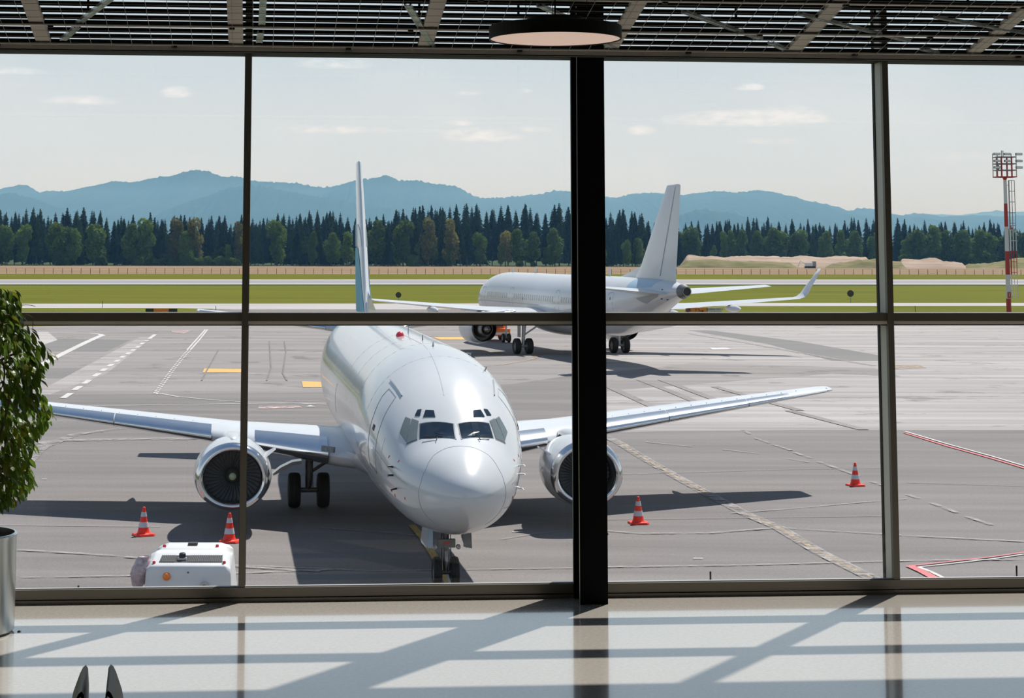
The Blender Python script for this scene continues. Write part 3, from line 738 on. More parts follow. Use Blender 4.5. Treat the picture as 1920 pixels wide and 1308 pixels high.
def naca(n, t, lo=0.0, hi=1.0, hi2=None, camber=0.015):
    """closed airfoil loop from upper rear round the nose to lower rear"""
    hi2 = hi if hi2 is None else hi2
    def th(c): return 5 * t * (0.2969 * math.sqrt(c) - 0.1260 * c - 0.3516 * c**2 + 0.2843 * c**3 - 0.1036 * c**4)
    cam = lambda c: camber * 4 * c * (1 - c)
    up = [(hi * (0.5 * (1 + math.cos(PI * i / n)))) for i in range(n)]
    dn = [(hi2 * (0.5 * (1 - math.cos(PI * i / n)))) for i in range(n + 1)]
    return [(c, cam(c) + th(c)) for c in up] + [(c, cam(c) - th(c)) for c in dn]

def wing(name, st, m, parent, side=1, n=14, grow=0.0, hi=1.0, hi2=None, vertical=False, camber=0.015, tip=True):
    """stations: (x leading edge, span position, height, chord, thickness ratio[, twist deg])"""
    mb = MB(); rings = []
    sts = list(st)
    if tip and hi == 1.0:   # rounded tip cap
        x, y, z, c, t = sts[-1][:5]
        dy = y - sts[-2][1]; dy = 1 if dy == 0 else dy / abs(dy)
        sts += [(x + c * .02, y + dy * c * t * .35, z, c * .93, t * .75), (x + c * .10, y + dy * c * t * .55, z, c * .72, t * .3)]
    for s in sts:
        x, y, z, c, t = s[:5]; tw = math.radians(s[5]) if len(s) > 5 else 0
        L = naca(n, t, hi=hi, hi2=hi2, camber=0 if vertical else camber); o = len(mb.v); rings.append((o, len(L)))
        for (cx, cy) in L:
            gx = cx * c - grow * c * 0.25 * (1 - cx / hi * .9) if grow else cx * c
            gy = cy * c * (1 + grow * 1.2)
            px, pz = gx, gy
            px, pz = gx * math.cos(tw) + gy * math.sin(tw), -gx * math.sin(tw) + gy * math.cos(tw)
            if vertical: mb.v.append((x + px, side * pz, y))
            else: mb.v.append((x + px, side * y, z + pz))
    for (a, k), (b, _) in zip(rings, rings[1:]):
        for i in range(k):
            j = (i + 1) % k; mb.f.append((a + i, a + j, b + j, b + i)); mb.m.append(0)
    for o, k in (rings[0], rings[-1]): mb.f.append(tuple(o + i for i in range(k))); mb.m.append(0)
    ob = mb.build(name, m, parent); return smooth_by_angle(ob, 50)

def wheel(name, c, r, w, parent, n=40):
    """tyre with its rim as a sub-part, axle along y"""
    h = w / 2
    prof = [(-h * .8, r * .55), (-h, r * .68), (-h, r * .84), (-h * .82, r * .955), (-h * .45, r), (-h * .30, r * .985), (-h * .25, r), (h * .25, r), (h * .30, r * .985), (h * .45, r), (h * .82, r * .955), (h, r * .84), (h, r * .68), (h * .8, r * .55)]
    t = MB().lathe(prof, n, 'y', c).build(name, M['rubber'], parent, smooth=True)
    MB().lathe([(-h * .75, 0), (-h * .75, r * .2), (-h * .5, r * .3), (-h * .55, r * .5), (-h * .8, r * .56), (h * .8, r * .56), (h * .55, r * .5), (h * .5, r * .3), (h * .75, r * .2), (h * .75, 0)], 28, 'y', c).build('wheel_rim', M['rim'], t)
    return t

# ================================================================== nose-on jet facing the lounge
YAW1 = 0.098
plane1 = empty('jet_airliner', (1.099, 39.243, 0), PI / 2 + YAW1)
tag(plane1, 'white twin-engine jet airliner parked nose-on, closest to the lounge window', 'airplane')
F1 = Fus(SEC737)
loft_body('fuselage', F1, M['paint'], plane1)
# windscreen panes
def pane(c, m='screen', name='cockpit_window', off=0.014, rim=True):
    o = panel(name, F1, c, off, M[m], plane1)
    if rim:
        cx = sum(p[0] for p in c) / 4; ct = sum(p[1] for p in c) / 4
        # narrow dark gasket around the pane
        g = [(cx + (x - cx) * 1.10, ct + (t - ct) * 1.07) for x, t in c]
        panel('window_gasket', F1, g, off - 0.006, M['seam'], o, thick=0.012)
    return o
WIN = {}
def both(c):
    return [c, [(x, 180 - t) for x, t in reversed(c)]]
for c in both([(2.275, 58.5), (2.06, 87.3), (1.57, 86.6), (1.93, 53.8)]): pane(c, 'screen')
for c in both([(2.52, 52.3), (2.36, 57.2), (1.95, 50.6), (2.05, 38.6)]): pane(c, 'screen_s')
for c in both([(2.70, 47.3), (2.54, 51.0), (2.09, 39.6), (2.46, 37.0)]): pane(c, 'screen_s')
for c in both([(2.69, 59.6), (2.65, 63.0), (2.49, 60.2), (2.57, 55.8)]): pane(c, 'screen', 'eyebrow_window', rim=False)
for c in both([(2.58, 66.2), (2.49, 73.0), (2.31, 73.0), (2.42, 62.6)]): pane(c, 'screen', 'eyebrow_window', rim=False)
for s in (0, 1):
    f = (lambda x, t: (x, 180 - t)) if s else (lambda x, t: (x, t))
    a, b = F1.P(*[f(1.86, 70)[0], math.radians(f(1.86, 70)[1])], .05), F1.P(1.72, math.radians(f(1.72, 62)[1]), .05)
    c_ = F1.P(1.60, math.radians(f(1.6, 68 if not s else 68)[1]), .04)
    MB().tube([a, F1.P(1.75, math.radians(f(1.7, 76)[1]), .045)], .010, 6).tube([F1.P(1.88, math.radians(f(1.88, 58)[1]), .045), F1.P(1.70, math.radians(f(1.7, 70)[1]), .05), c_], .012, 6).build('windscreen_wiper', M['dark'], plane1)
# belly fairing
mb = MB(); rows = []
for i in range(25):
    u = i / 24; x = 10.6 + 11.4 * u; w = math.sin(PI * u) ** 0.5
    hw = 0.4 + 1.62 * w; bt = 1.42 - 0.22 * w; tp = 2.35
    o = len(mb.v); rows.append(o)
    for k in range(24):
        a = PI + PI * k / 23; mb.v.append((x, hw * math.cos(a), 2.1 + (2.1 - bt) * math.sin(a) if True else 0))
for a, b in zip(rows, rows[1:]):
    for k in range(23): mb.f.append((a + k, b + k, b + k + 1, a + k + 1)); mb.m.append(0)
mb.build('belly_fairing', M['paint'], plane1, smooth=True)

WL = 0.098  # dihedral slope
def z737(y): return 1.93 + (y - 1.88) * WL
W1 = [(12.7, 1.0, 1.88, 7.9, .13), (13.1, 1.88, 1.93, 7.2, .13), (14.3, 3.3, z737(3.3), 5.9, .125), (15.25, 4.83, z737(4.83), 4.75, .12), (17.8, 9.6, z737(9.6), 3.2, .11), (20.1, 14.15, z737(14.15), 1.65, .105), (20.35, 14.44, z737(14.44), 1.35, .09)]
def lerp_st(st, y):
    for a, b in zip(st, st[1:]):
        if a[1] <= y <= b[1]:
            t = (y - a[1]) / (b[1] - a[1]); return tuple(p + (q - p) * t for p, q in zip(a, b))
for side in (1, -1):
    w = wing('wing', W1, M['wing'], plane1, side)
    # bare metal leading-edge slats outboard and flap inboard of the engine
    for (a, b) in ((5.45, 8.3), (8.33, 11.2), (11.23, 14.3)):
        wing('leading_edge_slat', [lerp_st(W1, a), lerp_st(W1, b)], M['alu'], w, side, n=8, grow=0.05, hi=0.15, hi2=0.10, tip=False)
    wing('leading_edge_flap', [lerp_st(W1, 2.2), lerp_st(W1, 3.3), lerp_st(W1, 4.2)], M['alu'], w, side, n=8, grow=0.04, hi=0.12, hi2=0.08, tip=False)
    for y in (3.3, 7.0, 10.2):
        s_ = lerp_st(W1, y); x0 = s_[0] + s_[3] * .45; L = s_[3] * .62 + .5
        MB().lathe([(x0 + L * q, 0.17 * math.sin(PI * min(1, q * 1.02)) ** .6 * (1.15 if y < 5 else .9)) for q in (0, .05, .15, .3, .5, .7, .85, .95, 1)], 14, 'x', (0, side * y, s_[2] - 0.17)).build('flap_track_fairing', M['wing'], w, smooth=True)
    # landing light window in the wing root
    mb = MB(); mb.bar((13.02, side * 2.05, 2.14), (13.20, side * 2.38, 2.17), .10, .15)
    o = mb.build('landing_light', M['seam'], w)
    for q in (0.25, 0.65):
        MB().lathe([(0, 0.0), (-0.01, 0.045), (0.03, 0.055)], 14, 'x', (12.97 + .18 * q, side * (2.05 + .31 * q), 2.155)).build('light_lens', M['gear_l'], o)
    for i in range(14):   # row of stall-fence pins on the upper skin
        y = 6.0 + 0.55 * i; s_ = lerp_st(W1, y); MB().box(s_[0] + s_[3] * .20, s_[0] + s_[3] * .20 + .05, side * y - .01, side * y + .01, s_[2] + s_[3] * .055, s_[2] + s_[3] * .068).build('vortex_generator', M['seam'], w)

    # engine
    ey = side * 4.83; X0 = 12.0; EZ = 1.50
    eng = empty('engine', (X0, ey, EZ)); eng.parent = plane1
    def nac(prof, name, m, par, n=56, flat=0.87, flip=False):
        mb = MB(); rows = []
        for (h, r) in prof:
            o = len(mb.v); rows.append(o); f = flat + (1 - flat) * min(max((h - .4) / 2.4, 0), 1)
            for k in range(n):
                a = 2 * PI * k / n; c_, s2 = math.cos(a), math.sin(a)
                sq = 1.0 + (0.035 * (1 - min(max(h, 0) / 2.4, 1))) * (1 - c_ ** 4) * 0
                z = r * s2 * (f if s2 < 0 else 0.97)
                mb.v.append((h, r * c_ * 1.03, z))
        for a, b in zip(rows, rows[1:]):
            for k in range(n): mb.f.append((a + k, a + (k + 1) % n, b + (k + 1) % n, b + k)); mb.m.append(0)
        return mb.build(name, m, par, smooth=True)
    cowl = nac([(.20, .975), (.5, 1.01), (.9, 1.035), (1.4, 1.035), (2.0, .99), (2.6, .90), (3.1, .79), (3.12, .74), (2.4, .78)], 'engine_cowl', M['paint'], eng)
    nac([(.205, .974), (.10, .945), (.035, .90), (.0, .845), (.015, .80), (.07, .76), (.17, .735), (.30, .73)], 'inlet_lip', M['lip'], cowl)
    nac([(.30, .73), (.6, .75), (.88, .77)], 'inlet_duct', M['duct'], cowl)
    # fan: one continuous pleated disc, 38 blades
    mb = MB(); nb = 38
    for ri, r in enumerate((.20, .40, .60, .765)):
        for k in range(nb):
            tw = math.radians(3 + ri * 4.2); a0 = 2 * PI * k / nb + .05 * ri
            mb.v.append((.86, r * math.cos(a0), r * math.sin(a0) * .97)); a1 = a0 + 2 * PI / nb * .78
            mb.v.append((.86 + .10, r * math.cos(a1), r * math.sin(a1) * .97))
    for ri in range(3):
        for k in range(nb * 2):
            a = ri * nb * 2 + k; b = ri * nb * 2 + (k + 1) % (nb * 2); mb.f.append((a, b, b + nb * 2, a + nb * 2)); mb.m.append(0)
    mb.build('fan', M['fan'], eng)
    MB().lathe([(.98, .90), (.98, .0)], 24, 'x').build('fan_backing', M['dark'], eng)
    sp = MB().lathe([(.50, .0), (.53, .06), (.62, .12), (.76, .175), (.90, .21)], 28, 'x').build('spinner', M['spin'], eng, smooth=True)
    MB().lathe([(.493, .0), (.523, .062), (.575, .098)], 22, 'x').build('spinner_tip', M['spinw'], sp, smooth=True)
    MB().lathe([(3.0, .0), (2.8, .52), (3.2, .52), (3.9, .40), (3.9, .34), (3.6, .30), (4.3, .05)], 32, 'x').build('exhaust_nozzle', M['core'], eng, smooth=True)
    # vortex strake on the inboard side
    mb = MB(); a = math.radians(31)
    for dx in (-.02, .02):
        for (h, r) in ((.70, 1.0), (1.70, .98), (1.62, 1.27), (1.35, 1.33), (1.20, 1.30)):
            mb.v.append((h, -side * (r * math.cos(a) * 1.03 - dx * math.sin(a)), r * math.sin(a) * .97 + dx * math.cos(a)))
    mb.f = [(0, 1, 2, 3, 4), (9, 8, 7, 6, 5)] + [(i, (i + 1) % 5 + 0, (i + 1) % 5 + 5, i + 5) for i in range(5)]; mb.m = [0] * 7
    mb.build('nacelle_strake', M['paint'], eng)
    # pylon blending from cowl into wing
    zz = z737(4.83)
    mb = MB(); prof = [(.55, 1.00, .08), (1.2, 1.05, .20), (2.0, 1.08, .27), (2.8, 1.02, .30), (3.6, .95, .28), (4.6, .85, .10)]
    for (h, top, hw) in prof:
        zt = {.55: 1.0, 1.2: 1.04, 2.0: 1.06, 2.8: 1.02, 3.6: .93, 4.6: .80}[h]
        mb.v += [(h, -hw, .86 if h < 3 else .6), (h, -hw * .95, zt - .08), (h, -hw * .45, zt), (h, hw * .45, zt), (h, hw * .95, zt - .08), (h, hw, .86 if h < 3 else .6)]
    for i in range(len(prof) - 1):
        for k in range(5): a = i * 6 + k; mb.f.append((a, a + 1, a + 7, a + 6)); mb.m.append(0)
    mb.f.append((5, 4, 3, 2, 1, 0)); mb.m.append(0)
    mb.build('pylon', M['paint'], eng, smooth=True)
    # main gear
    gy = side * 2.56; gx = 17.5
    g = MB().tube([(gx - .02, gy - side * .12, 1.9), (gx, gy, 1.25), (gx, gy, .62)], [.13, .12, .10], 14).tube([(gx, gy, .9), (gx, gy, .5)], .085, 12).tube([(gx, gy - .34, .51), (gx, gy + .34, .51)], .075, 12)
    gm = g.build('main_gear_strut', M['gear'], plane1)
    MB().tube([(gx - .08, gy - side * .05, .78), (gx - .28, gy - side * .05, .66), (gx - .07, gy, .56)], .03, 8).build('torque_link', M['gear'], gm)
    MB().tube([(gx, gy, 1.0), (gx + .05, gy - side * 1.2, 1.75)], .05, 10).build('side_brace', M['gear'], gm)
    MB().tube([(gx - .12, gy + side * .09, 1.75), (gx - .11, gy + side * .09, .6)], .014, 6).tube([(gx - .12, gy - side * .10, 1.6), (gx - .12, gy - side * .12, .6)], .011, 6).build('hydraulic_line', M['dark'], gm)
    mb = MB()
    pr = [(0, 0), (.28, -.04), (.62, -.20), (.85, -.38), (.83, -.43), (.55, -.30), (.25, -.15), (0, -.10)]
    for dx in (-.12, .45):
        for (a, b) in pr: mb.v.append((gx + dx, gy + side * (.22 + a), 1.38 + b))
    nP = len(pr); mb.f = [tuple(range(nP)), tuple(reversed(range(nP, 2 * nP)))] + [(i, (i + 1) % nP, (i + 1) % nP + nP, i + nP) for i in range(nP)]; mb.m = [0] * (nP + 2)
    mb.build('main_gear_door', M['paint'], gm)
    for dy in (-.43, .43):
        wheel('main_wheel', (gx, gy + dy, .51), .51, .37, plane1)

# tail
FIN1 = [(27.6, 5.0, 0, 6.9, .072), (29.7, 6.3, 0, 5.3, .08), (33.45, 11.0, 0, 2.05, .10)]
fin = wing('tail_fin', FIN1, M['paint'], plane1, 1, n=16, vertical=True)
mb = MB().add([(22.9, 0, 5.27), (28.8, -.10, 5.15), (28.8, .10, 5.15), (28.9, 0, 6.15)], [(0, 1, 3), (0, 3, 2), (0, 2, 1), (1, 2, 3)]); mb.build('dorsal_fillet', M['paint'], plane1)
def fin_skin(name, zx, m, side):
    """thin painted skin over part of the fin: zx = list of (z, c0, c1)"""
    mb = MB()
    for (z, c0, c1) in zx:
        s = None
        for a, b in zip(FIN1, FIN1[1:]):
            if a[1] <= z <= b[1]:
                t = (z - a[1]) / (b[1] - a[1]); s = [p + (q - p) * t for p, q in zip(a, b)]
        th = lambda c: 5 * s[4] * (0.2969 * math.sqrt(c) - 0.1260 * c - 0.3516 * c**2 + 0.2843 * c**3 - 0.1036 * c**4)
        for i in range(9):
            c = c0 + (c1 - c0) * i / 8; mb.v.append((s[0] + c * s[3], side * (th(max(c, 1e-4)) * s[3] + .008 + .02 * c), z))
    for i in range(len(zx) - 1):
        for k in range(8): a = i * 9 + k; mb.f.append((a, a + 1, a + 10, a + 9)); mb.m.append(0)
    return mb.build(name, m, fin, smooth=True)
for side in (1, -1):
    fin_skin('tail_marking', [(5.35, .05, .985), (5.8, .055, .985), (6.3, .065, .985), (6.8, .085, .985), (7.3, .12, .985), (7.7, .2, .985)], M['teal'], side)
    fin_skin('tail_pale_marking', [(7.75, .03, .985), (8.1, .04, .985), (8.4, .07, .985), (8.6, .15, .985)], M['tailgrey'], side)
    fin_skin('tail_marking', [(5.2, .80, .985), (5.8, .84, .985), (6.2, .90, .985)], M['green_l'], side * 1.0005)
S1_ = [(30.9, .6, 4.62, 3.9, .09), (31.3, 1.0, 4.66, 3.6, .09), (34.1, 6.2, 5.25, 1.35, .085)]
for side in (1, -1):
    s_ = wing('horizontal_stabilizer', S1_, M['wing'], plane1, side)
    wing('stabilizer_leading_edge', [lerp_st(S1_, 1.4), lerp_st(S1_, 6.15)], M['alu'], s_, side, n=8, grow=.03, hi=.10, hi2=.08, tip=False)
# nose gear
g = MB().tube([(4.0, 0, 1.5), (3.98, 0, .34)], [.085, .06], 14).tube([(3.98, -.22, .345), (3.98, .22, .345)], .05, 10)
ng = g.build('nose_gear_strut', M['gear'], plane1)
MB().box(3.78, 3.92, -.20, .20, .92, 1.10).build('steering_block', M['gear'], ng)
for y in (-.27, .27): MB().lathe([(3.74, .0), (3.76, .05), (3.86, .055), (3.88, 0)], 16, 'x', (0, y, .93)).build('taxi_light', M['gear_l'], ng)
MB().box(3.765, 3.778, -.07, .07, 1.0, 1.05).build('warning_plate', M['red'], ng)
MB().tube([(3.88, 0, .82), (3.72, 0, .62), (3.90, 0, .46)], .028, 8).build('torque_link', M['gear_l'], ng)
MB().tube([(3.9, .10, 1.3), (3.86, .11, .5)], .012, 6).tube([(3.9, -.10, 1.3), (3.86, -.11, .5)], .010, 6).build('hydraulic_line', M['dark'], ng)
MB().tube([(3.6, 0, .34), (3.0, .0, .22)], .025, 8).build('tow_fitting', M['gear_l'], ng)
for y in (-.20, .20): wheel('nose_wheel', (3.98, y, .345), .345, .19, plane1)
for side in (1, -1):
    mb = MB(); 
    for d in (0, .03):
        for (x, y, z) in ((3.6, .36, 1.42), (4.8, .40, 1.40), (4.8, .46, .98), (4.6, .47, .92), (3.75, .43, .92), (3.6, .42, 1.0)):
            mb.v.append((x, side * (y + d), z))
    mb.f = [tuple(range(6)), tuple(reversed(range(6, 12)))] + [(i, (i + 1) % 6, (i + 1) % 6 + 6, i + 6) for i in range(6)]; mb.m = [0] * 8
    d_ = mb.build('nose_gear_door', M['belly'] if side < 0 else M['paint'], plane1)
    if side > 0:
        MB().box(3.555, 3.595, .34, .46, .95, 1.40).build('door_edge_plate', M['bluepatch'], d_)
MB().add([(3.56, -.33, 1.42), (3.56, -.53, 1.40), (3.56, -.55, .93), (3.56, -.36, .97), (3.60, -.33, 1.42), (3.60, -.53, 1.40), (3.60, -.55, .93), (3.60, -.36, .97)], [(0, 1, 2, 3), (7, 6, 5, 4), (0, 4, 5, 1), (1, 5, 6, 2), (2, 6, 7, 3), (3, 7, 4, 0)]).build('door_edge_plate', M['gear'], d_)
# wheel chock and cord at the nose wheel
seam('radome_seam', F1, [(1.02, -60), (.93, -20), (.86, 15), (.92, 35), (1.12, 56), (1.21, 75), (1.22, 90), (1.21, 105), (1.12, 124), (.92, 145), (.86, 165), (.93, 200), (1.02, 240)], .009, M['seam_l'], plane1, off=.004)
for s in (0, 1):
    g = (lambda t: 180 - t) if s else (lambda t: t)
    seam('door_outline', F1, [(3.55, g(-14)), (3.42, g(6)), (3.46, g(22)), (3.60, g(38)), (3.68, g(46)), (4.40, g(44)), (4.44, g(36)), (4.30, g(22)), (4.28, g(6)), (4.40, g(-14)), (3.55, g(-14))], .020, M['seam_l'], plane1, off=.006, step=5)
    seam('door_sill', F1, [(3.55, g(-15)), (4.40, g(-15))], .07, M['seam'], plane1, off=.01, step=4)
    seam('door_handle_bar', F1, [(3.5, g(51)), (4.8, g(48))], .022, M['gear_l'], plane1, off=.03, step=4)
    seam('panel_line', F1, [(1.3, g(3)), (3.4, g(3))], .012, M['seam_l'], plane1, off=.004)
    seam('panel_line', F1, [(1.1, g(-28)), (4.0, g(-28))], .012, M['seam_l'], plane1, off=.004)
    seam('panel_line', F1, [(2.9, g(-70)), (2.9, g(20))], .012, M['seam_l'], plane1, off=.004)
    seam('cargo_door_outline', F1, [(6.6, g(-30)), (6.6, g(-58)), (8.2, g(-58)), (8.2, g(-30)), (6.6, g(-30))], .02, M['seam_l'], plane1, off=.004, step=4)
    for (x, t, L) in ((2.08, 9, .20), (2.02, 1, .14), (1.86, -10, .22)):
        A = Vector(F1.P(x, math.radians(g(t)), 0)); B = Vector(F1.P(x, math.radians(g(t)), .13)); C_ = B + Vector((-L, 0, -.01))
        MB().tube([A, B, C_], [.022, .016, .008], 8).build('pitot_probe', M['dark'] if not s else M['white'], plane1)
    for (x, t) in ((2.38, 14.4), (1.90, 22), (2.14, -19), (1.50, -15)):
        seam('warning_mark', F1, [(x, g(t)), (x + .03, g(t - 3.2))], .022, M['red'], plane1, off=.006, step=2)
    panel('static_port', F1, [(4.02, g(13)), (3.86, g(13)), (3.86, g(17)), (4.02, g(17))] if not s else [(3.86, g(13)), (4.02, g(13)), (4.02, g(17)), (3.86, g(17))], .012, M['dark'], plane1, n=1, thick=.015)
    seam('rear_door_outline', F1, [(15.6, g(12)), (15.9, g(0)), (15.9, g(-12))], .03, M['seam_l'], plane1, off=.005)
seam('roof_panel_line', F1, [(2.9, 84), (5.5, 84), (12.5, 84)], .015, M['seam_l'], plane1, off=.004)
for xx in (5.2, 7.6, 10.2, 13.0):
    seam('skin_joint', F1, [(xx, 20), (xx, 90), (xx, 160)], .012, M['seam_l'], plane1, off=.003)
for (x, h, c) in ((13.2, .32, .05), (9.2, .16, .18), (6.6, .10, .22)):
    MB().add([(x, -.012, 5.29), (x + c, -.012, 5.29), (x + c * .8, -.004, 5.29 + h), (x + c * .4, -.004, 5.29 + h), (x, .012, 5.29), (x + c, .012, 5.29), (x + c * .8, .004, 5.29 + h), (x + c * .4, .004, 5.29 + h)],
        [(0, 1, 2, 3), (7, 6, 5, 4), (0, 4, 5, 1), (1, 5, 6, 2), (2, 6, 7, 3), (3, 7, 4, 0)]).build('antenna_blade', M['seam'], plane1)
o = MB().lathe([(0, .12), (.05, .115), (.12, .07), (.14, 0)], 18, 'z', (12.1, .33, 5.27)).build('beacon_light', M['redlens'], plane1, smooth=True)
for (x, y) in ((7.4, -.62), (5.4, -.75)):
    p = F1.P(x, math.atan2(1, y), 0); MB().tube([p, Vector(p) + Vector((-.2, 0, .07))], .018, 6).build('roof_drain', M['seam'], plane1)
# chocks
for (x, y, m, nm, lab) in ((3.55, .0, 'bluepatch', 'wheel_chock', 'pale blue wheel chock in front of the nose wheels'), (3.50, -.55, 'red', 'wheel_chock', 'small red wheel chock beside the nose wheels')):
    cx = 1.099 - math.sin(YAW1) * x - math.cos(YAW1) * y; cy = 39.243 + math.cos(YAW1) * x - math.sin(YAW1) * y
    o = MB().add([(-.12, -.22, 0), (.12, -.22, 0), (0, -.20, .16), (-.12, .22, 0), (.12, .22, 0), (0, .20, .16)], [(0, 1, 2), (5, 4, 3), (0, 3, 4, 1), (1, 4, 5, 2), (2, 5, 3, 0)]).build(nm, M[m])
    o.location = (cx, cy, 0); o.rotation_euler = (0, 0, PI / 2 + YAW1); tag(o, lab, 'chock')

# ================================================================== far airliner seen from behind
A2 = 0.2452
plane2 = empty('jet_airliner', (6.367, 161.72, 0), -PI / 2 + A2)
tag(plane2, 'white long airliner with upswept wingtip seen from behind, parked beyond the nose-on jet', 'airplane')
F2 = Fus(SEC321)
loft_body('fuselage', F2, M['paint_a'], plane2, nx=80, nt=56)
MB().lathe([(44.505, .30), (44.60, .30), (44.60, .25), (44.515, .22)], 24, 'x', (0, 0, 5.08)).build('exhaust_outlet', M['core'], plane2)
MB().lathe([(44.52, .23), (44.53, 0)], 24, 'x', (0, 0, 5.08)).build('exhaust_mouth', M['dark'], plane2)  # near-black disc, the shade inside the outlet put in as colour
MB().lathe([(43.95, .475), (44.53, .325)], 32, 'x', (0, 0, 5.08)).build('tail_cone_ring', M['gear'], plane2, smooth=True)
mb = MB(); rows = []
for i in range(25):
    u = i / 24; x = 14.6 + 12.6 * u; w = math.sin(PI * u) ** 0.45
    hw = 0.6 + 1.62 * w; bt = 1.9 - 0.55 * w; rows.append(len(mb.v))
    for k in range(24):
        a = PI + PI * k / 23; mb.v.append((x, hw * math.cos(a), 2.75 + (2.75 - bt) * math.sin(a)))
for a, b in zip(rows, rows[1:]):
    for k in range(23): mb.f.append((a + k, b + k, b + k + 1, a + k + 1)); mb.m.append(0)
mb.build('belly_fairing', M['belly'], plane2, smooth=True)
def z321(y): return 2.78 + (y - 2) * 0.094
W2 = [(15.6, 1.2, 2.72, 7.4, .13), (16.3, 2.0, 2.78, 6.6, .13), (19.2, 6.4, z321(6.4), 4.1, .12), (22.6, 12, z321(12), 2.7, .11), (25.3, 16.25, z321(16.25), 1.65, .10)]
for side in (1, -1):
    w = wing('wing', W2, M['paint_a'], plane2, side, tip=False)
    # upswept sharklet as a curved loft
    mb = MB(); st = []
    zb = z321(16.25)
    for (x, y, z, c, ang) in ((25.28, 16.2, zb - .02, 1.66, 0), (25.55, 16.6, zb + .12, 1.5, 25), (25.85, 16.85, zb + .42, 1.3, 50), (26.2, 17.0, zb + .85, 1.1, 66), (26.9, 17.3, zb + 1.6, .78, 70), (27.5, 17.5, zb + 2.25, .45, 70)):
        an = math.radians(ang); o = len(mb.v); L = naca(8, .09); st.append((o, len(L)))
        for cx, cy in L: mb.v.append((x + cx * c, side * (y - cy * c * math.sin(an)), z + cy * c * math.cos(an)))
    for (a, kk), (b, _) in zip(st, st[1:]):
        for i in range(kk): mb.f.append((a + i, a + (i + 1) % kk, b + (i + 1) % kk, b + i)); mb.m.append(0)
    mb.f.append(tuple(st[-1][0] + i for i in range(st[-1][1]))); mb.m.append(0)
    mb.build('wingtip_sharklet', M['paint_a'], w, smooth=True)
    for y in (3.6, 7.4, 11.6):
        s_ = lerp_st(W2, y); x0 = s_[0] + s_[3] * .5; L = s_[3] * .5 + 1.5
        MB().lathe([(x0 + L * q, 0.27 * math.sin(PI * min(1, q)) ** .6) for q in (0, .05, .15, .3, .5, .7, .85, .95, 1)], 14, 'x', (0, side * y, s_[2] - 0.30)).build('flap_track_fairing', M['paint_a'], w, smooth=True)
    eng = empty('engine', (14.9, side * 5.75, 1.72)); eng.parent = plane2
    c_ = MB().lathe([(.0, 1.0), (.02, 1.04), (.2, 1.12), (.7, 1.19), (1.6, 1.19), (2.6, 1.10), (3.4, .97), (3.42, .93), (2.6, .95), (2.4, .0)], 48, 'x').build('engine_cowl', M['paint_a'], eng, smooth=True)
    MB().lathe([(3.41, .975), (3.60, .94), (3.60, .90), (3.41, .92)], 48, 'x').build('fan_nozzle', M['dark'], c_)
    MB().lathe([(2.5, .9), (3.45, .91)], 40, 'x').build('duct_lining', M['dark'], c_)
    MB().lathe([(2.4, .66), (3.4, .64), (4.2, .46), (4.2, .42), (3.9, .40)], 36, 'x').build('core_cowl', M['core'], eng, smooth=True)
    MB().lathe([(3.9, .30), (4.3, .26), (4.75, .05), (4.78, 0)], 30, 'x').build('exhaust_plug', M['core'], eng, smooth=True)
    mb = MB()
    for (h, zt, zb_, hw) in ((.8, 1.20, .9, .05), (2.0, 1.35, .8, .17), (3.4, 1.25, .6, .2), (5.0, 1.1, .75, .15), (6.2, 1.0, .9, .04)):
        mb.v += [(h, -hw, zb_), (h, -hw, zt), (h, hw, zt), (h, hw, zb_)]
    for i in range(4):
        for kk in range(4): a = i * 4; mb.f.append((a + kk, a + (kk + 1) % 4, a + 4 + (kk + 1) % 4, a + 4 + kk)); mb.m.append(0)
    mb.build('pylon', M['paint_a'], eng)
    gx, gy = 21.97, side * 3.80
    gm = MB().tube([(gx, gy - side * .1, 2.3), (gx, gy, .6)], [.16, .12], 14).tube([(gx, gy - .4, .58), (gx, gy + .4, .58)], .09, 12).build('main_gear_strut', M['gear_l'], plane2)
    MB().box(gx - .35, gx + .35, gy + side * .30 - .02, gy + side * .30 + .02, 1.25, 2.45).build('main_gear_door', M['belly'], gm)
    MB().tube([(gx, gy, 1.35), (gx + .1, gy - side * 1.3, 2.2)], .06, 10).build('side_brace', M['gear_l'], gm)
    for dy in (-.47, .47): wheel('main_wheel', (gx, gy + dy, .585), .585, .43, plane2)
    s_ = wing('horizontal_stabilizer', [(38.3, .5, 4.88, 4.6, .09), (39.0, 1.3, 4.93, 4.1, .09), (42.3, 6.15, 5.38, 1.5, .085)], M['paint_a'], plane2, side)
    # pale seal plate where the stabiliser meets the body
    panel('stabilizer_seal_plate', F2, [(39.3, -3 if side > 0 else 183), (42.1, -3 if side > 0 else 183), (41.8, -20 if side > 0 else 200), (40.3, -33 if side > 0 else 213)], .02, M['stabpatch'], plane2, thick=.03)
FIN2 = [(35.2, 5.6, 0, 7.6, .09), (36.7, 6.6, 0, 6.2, .095), (41.4, 11.8, 0, 2.35, .09)]
fin2 = wing('tail_fin', FIN2, M['paint_a'], plane2, 1, n=16, vertical=True)
MB().add([(32.6, 0, 5.85), (36.6, -.1, 5.8), (36.6, .1, 5.8), (36.5, 0, 6.6)], [(0, 1, 3), (0, 3, 2), (0, 2, 1), (1, 2, 3)]).build('dorsal_fillet', M['paint_a'], plane2)
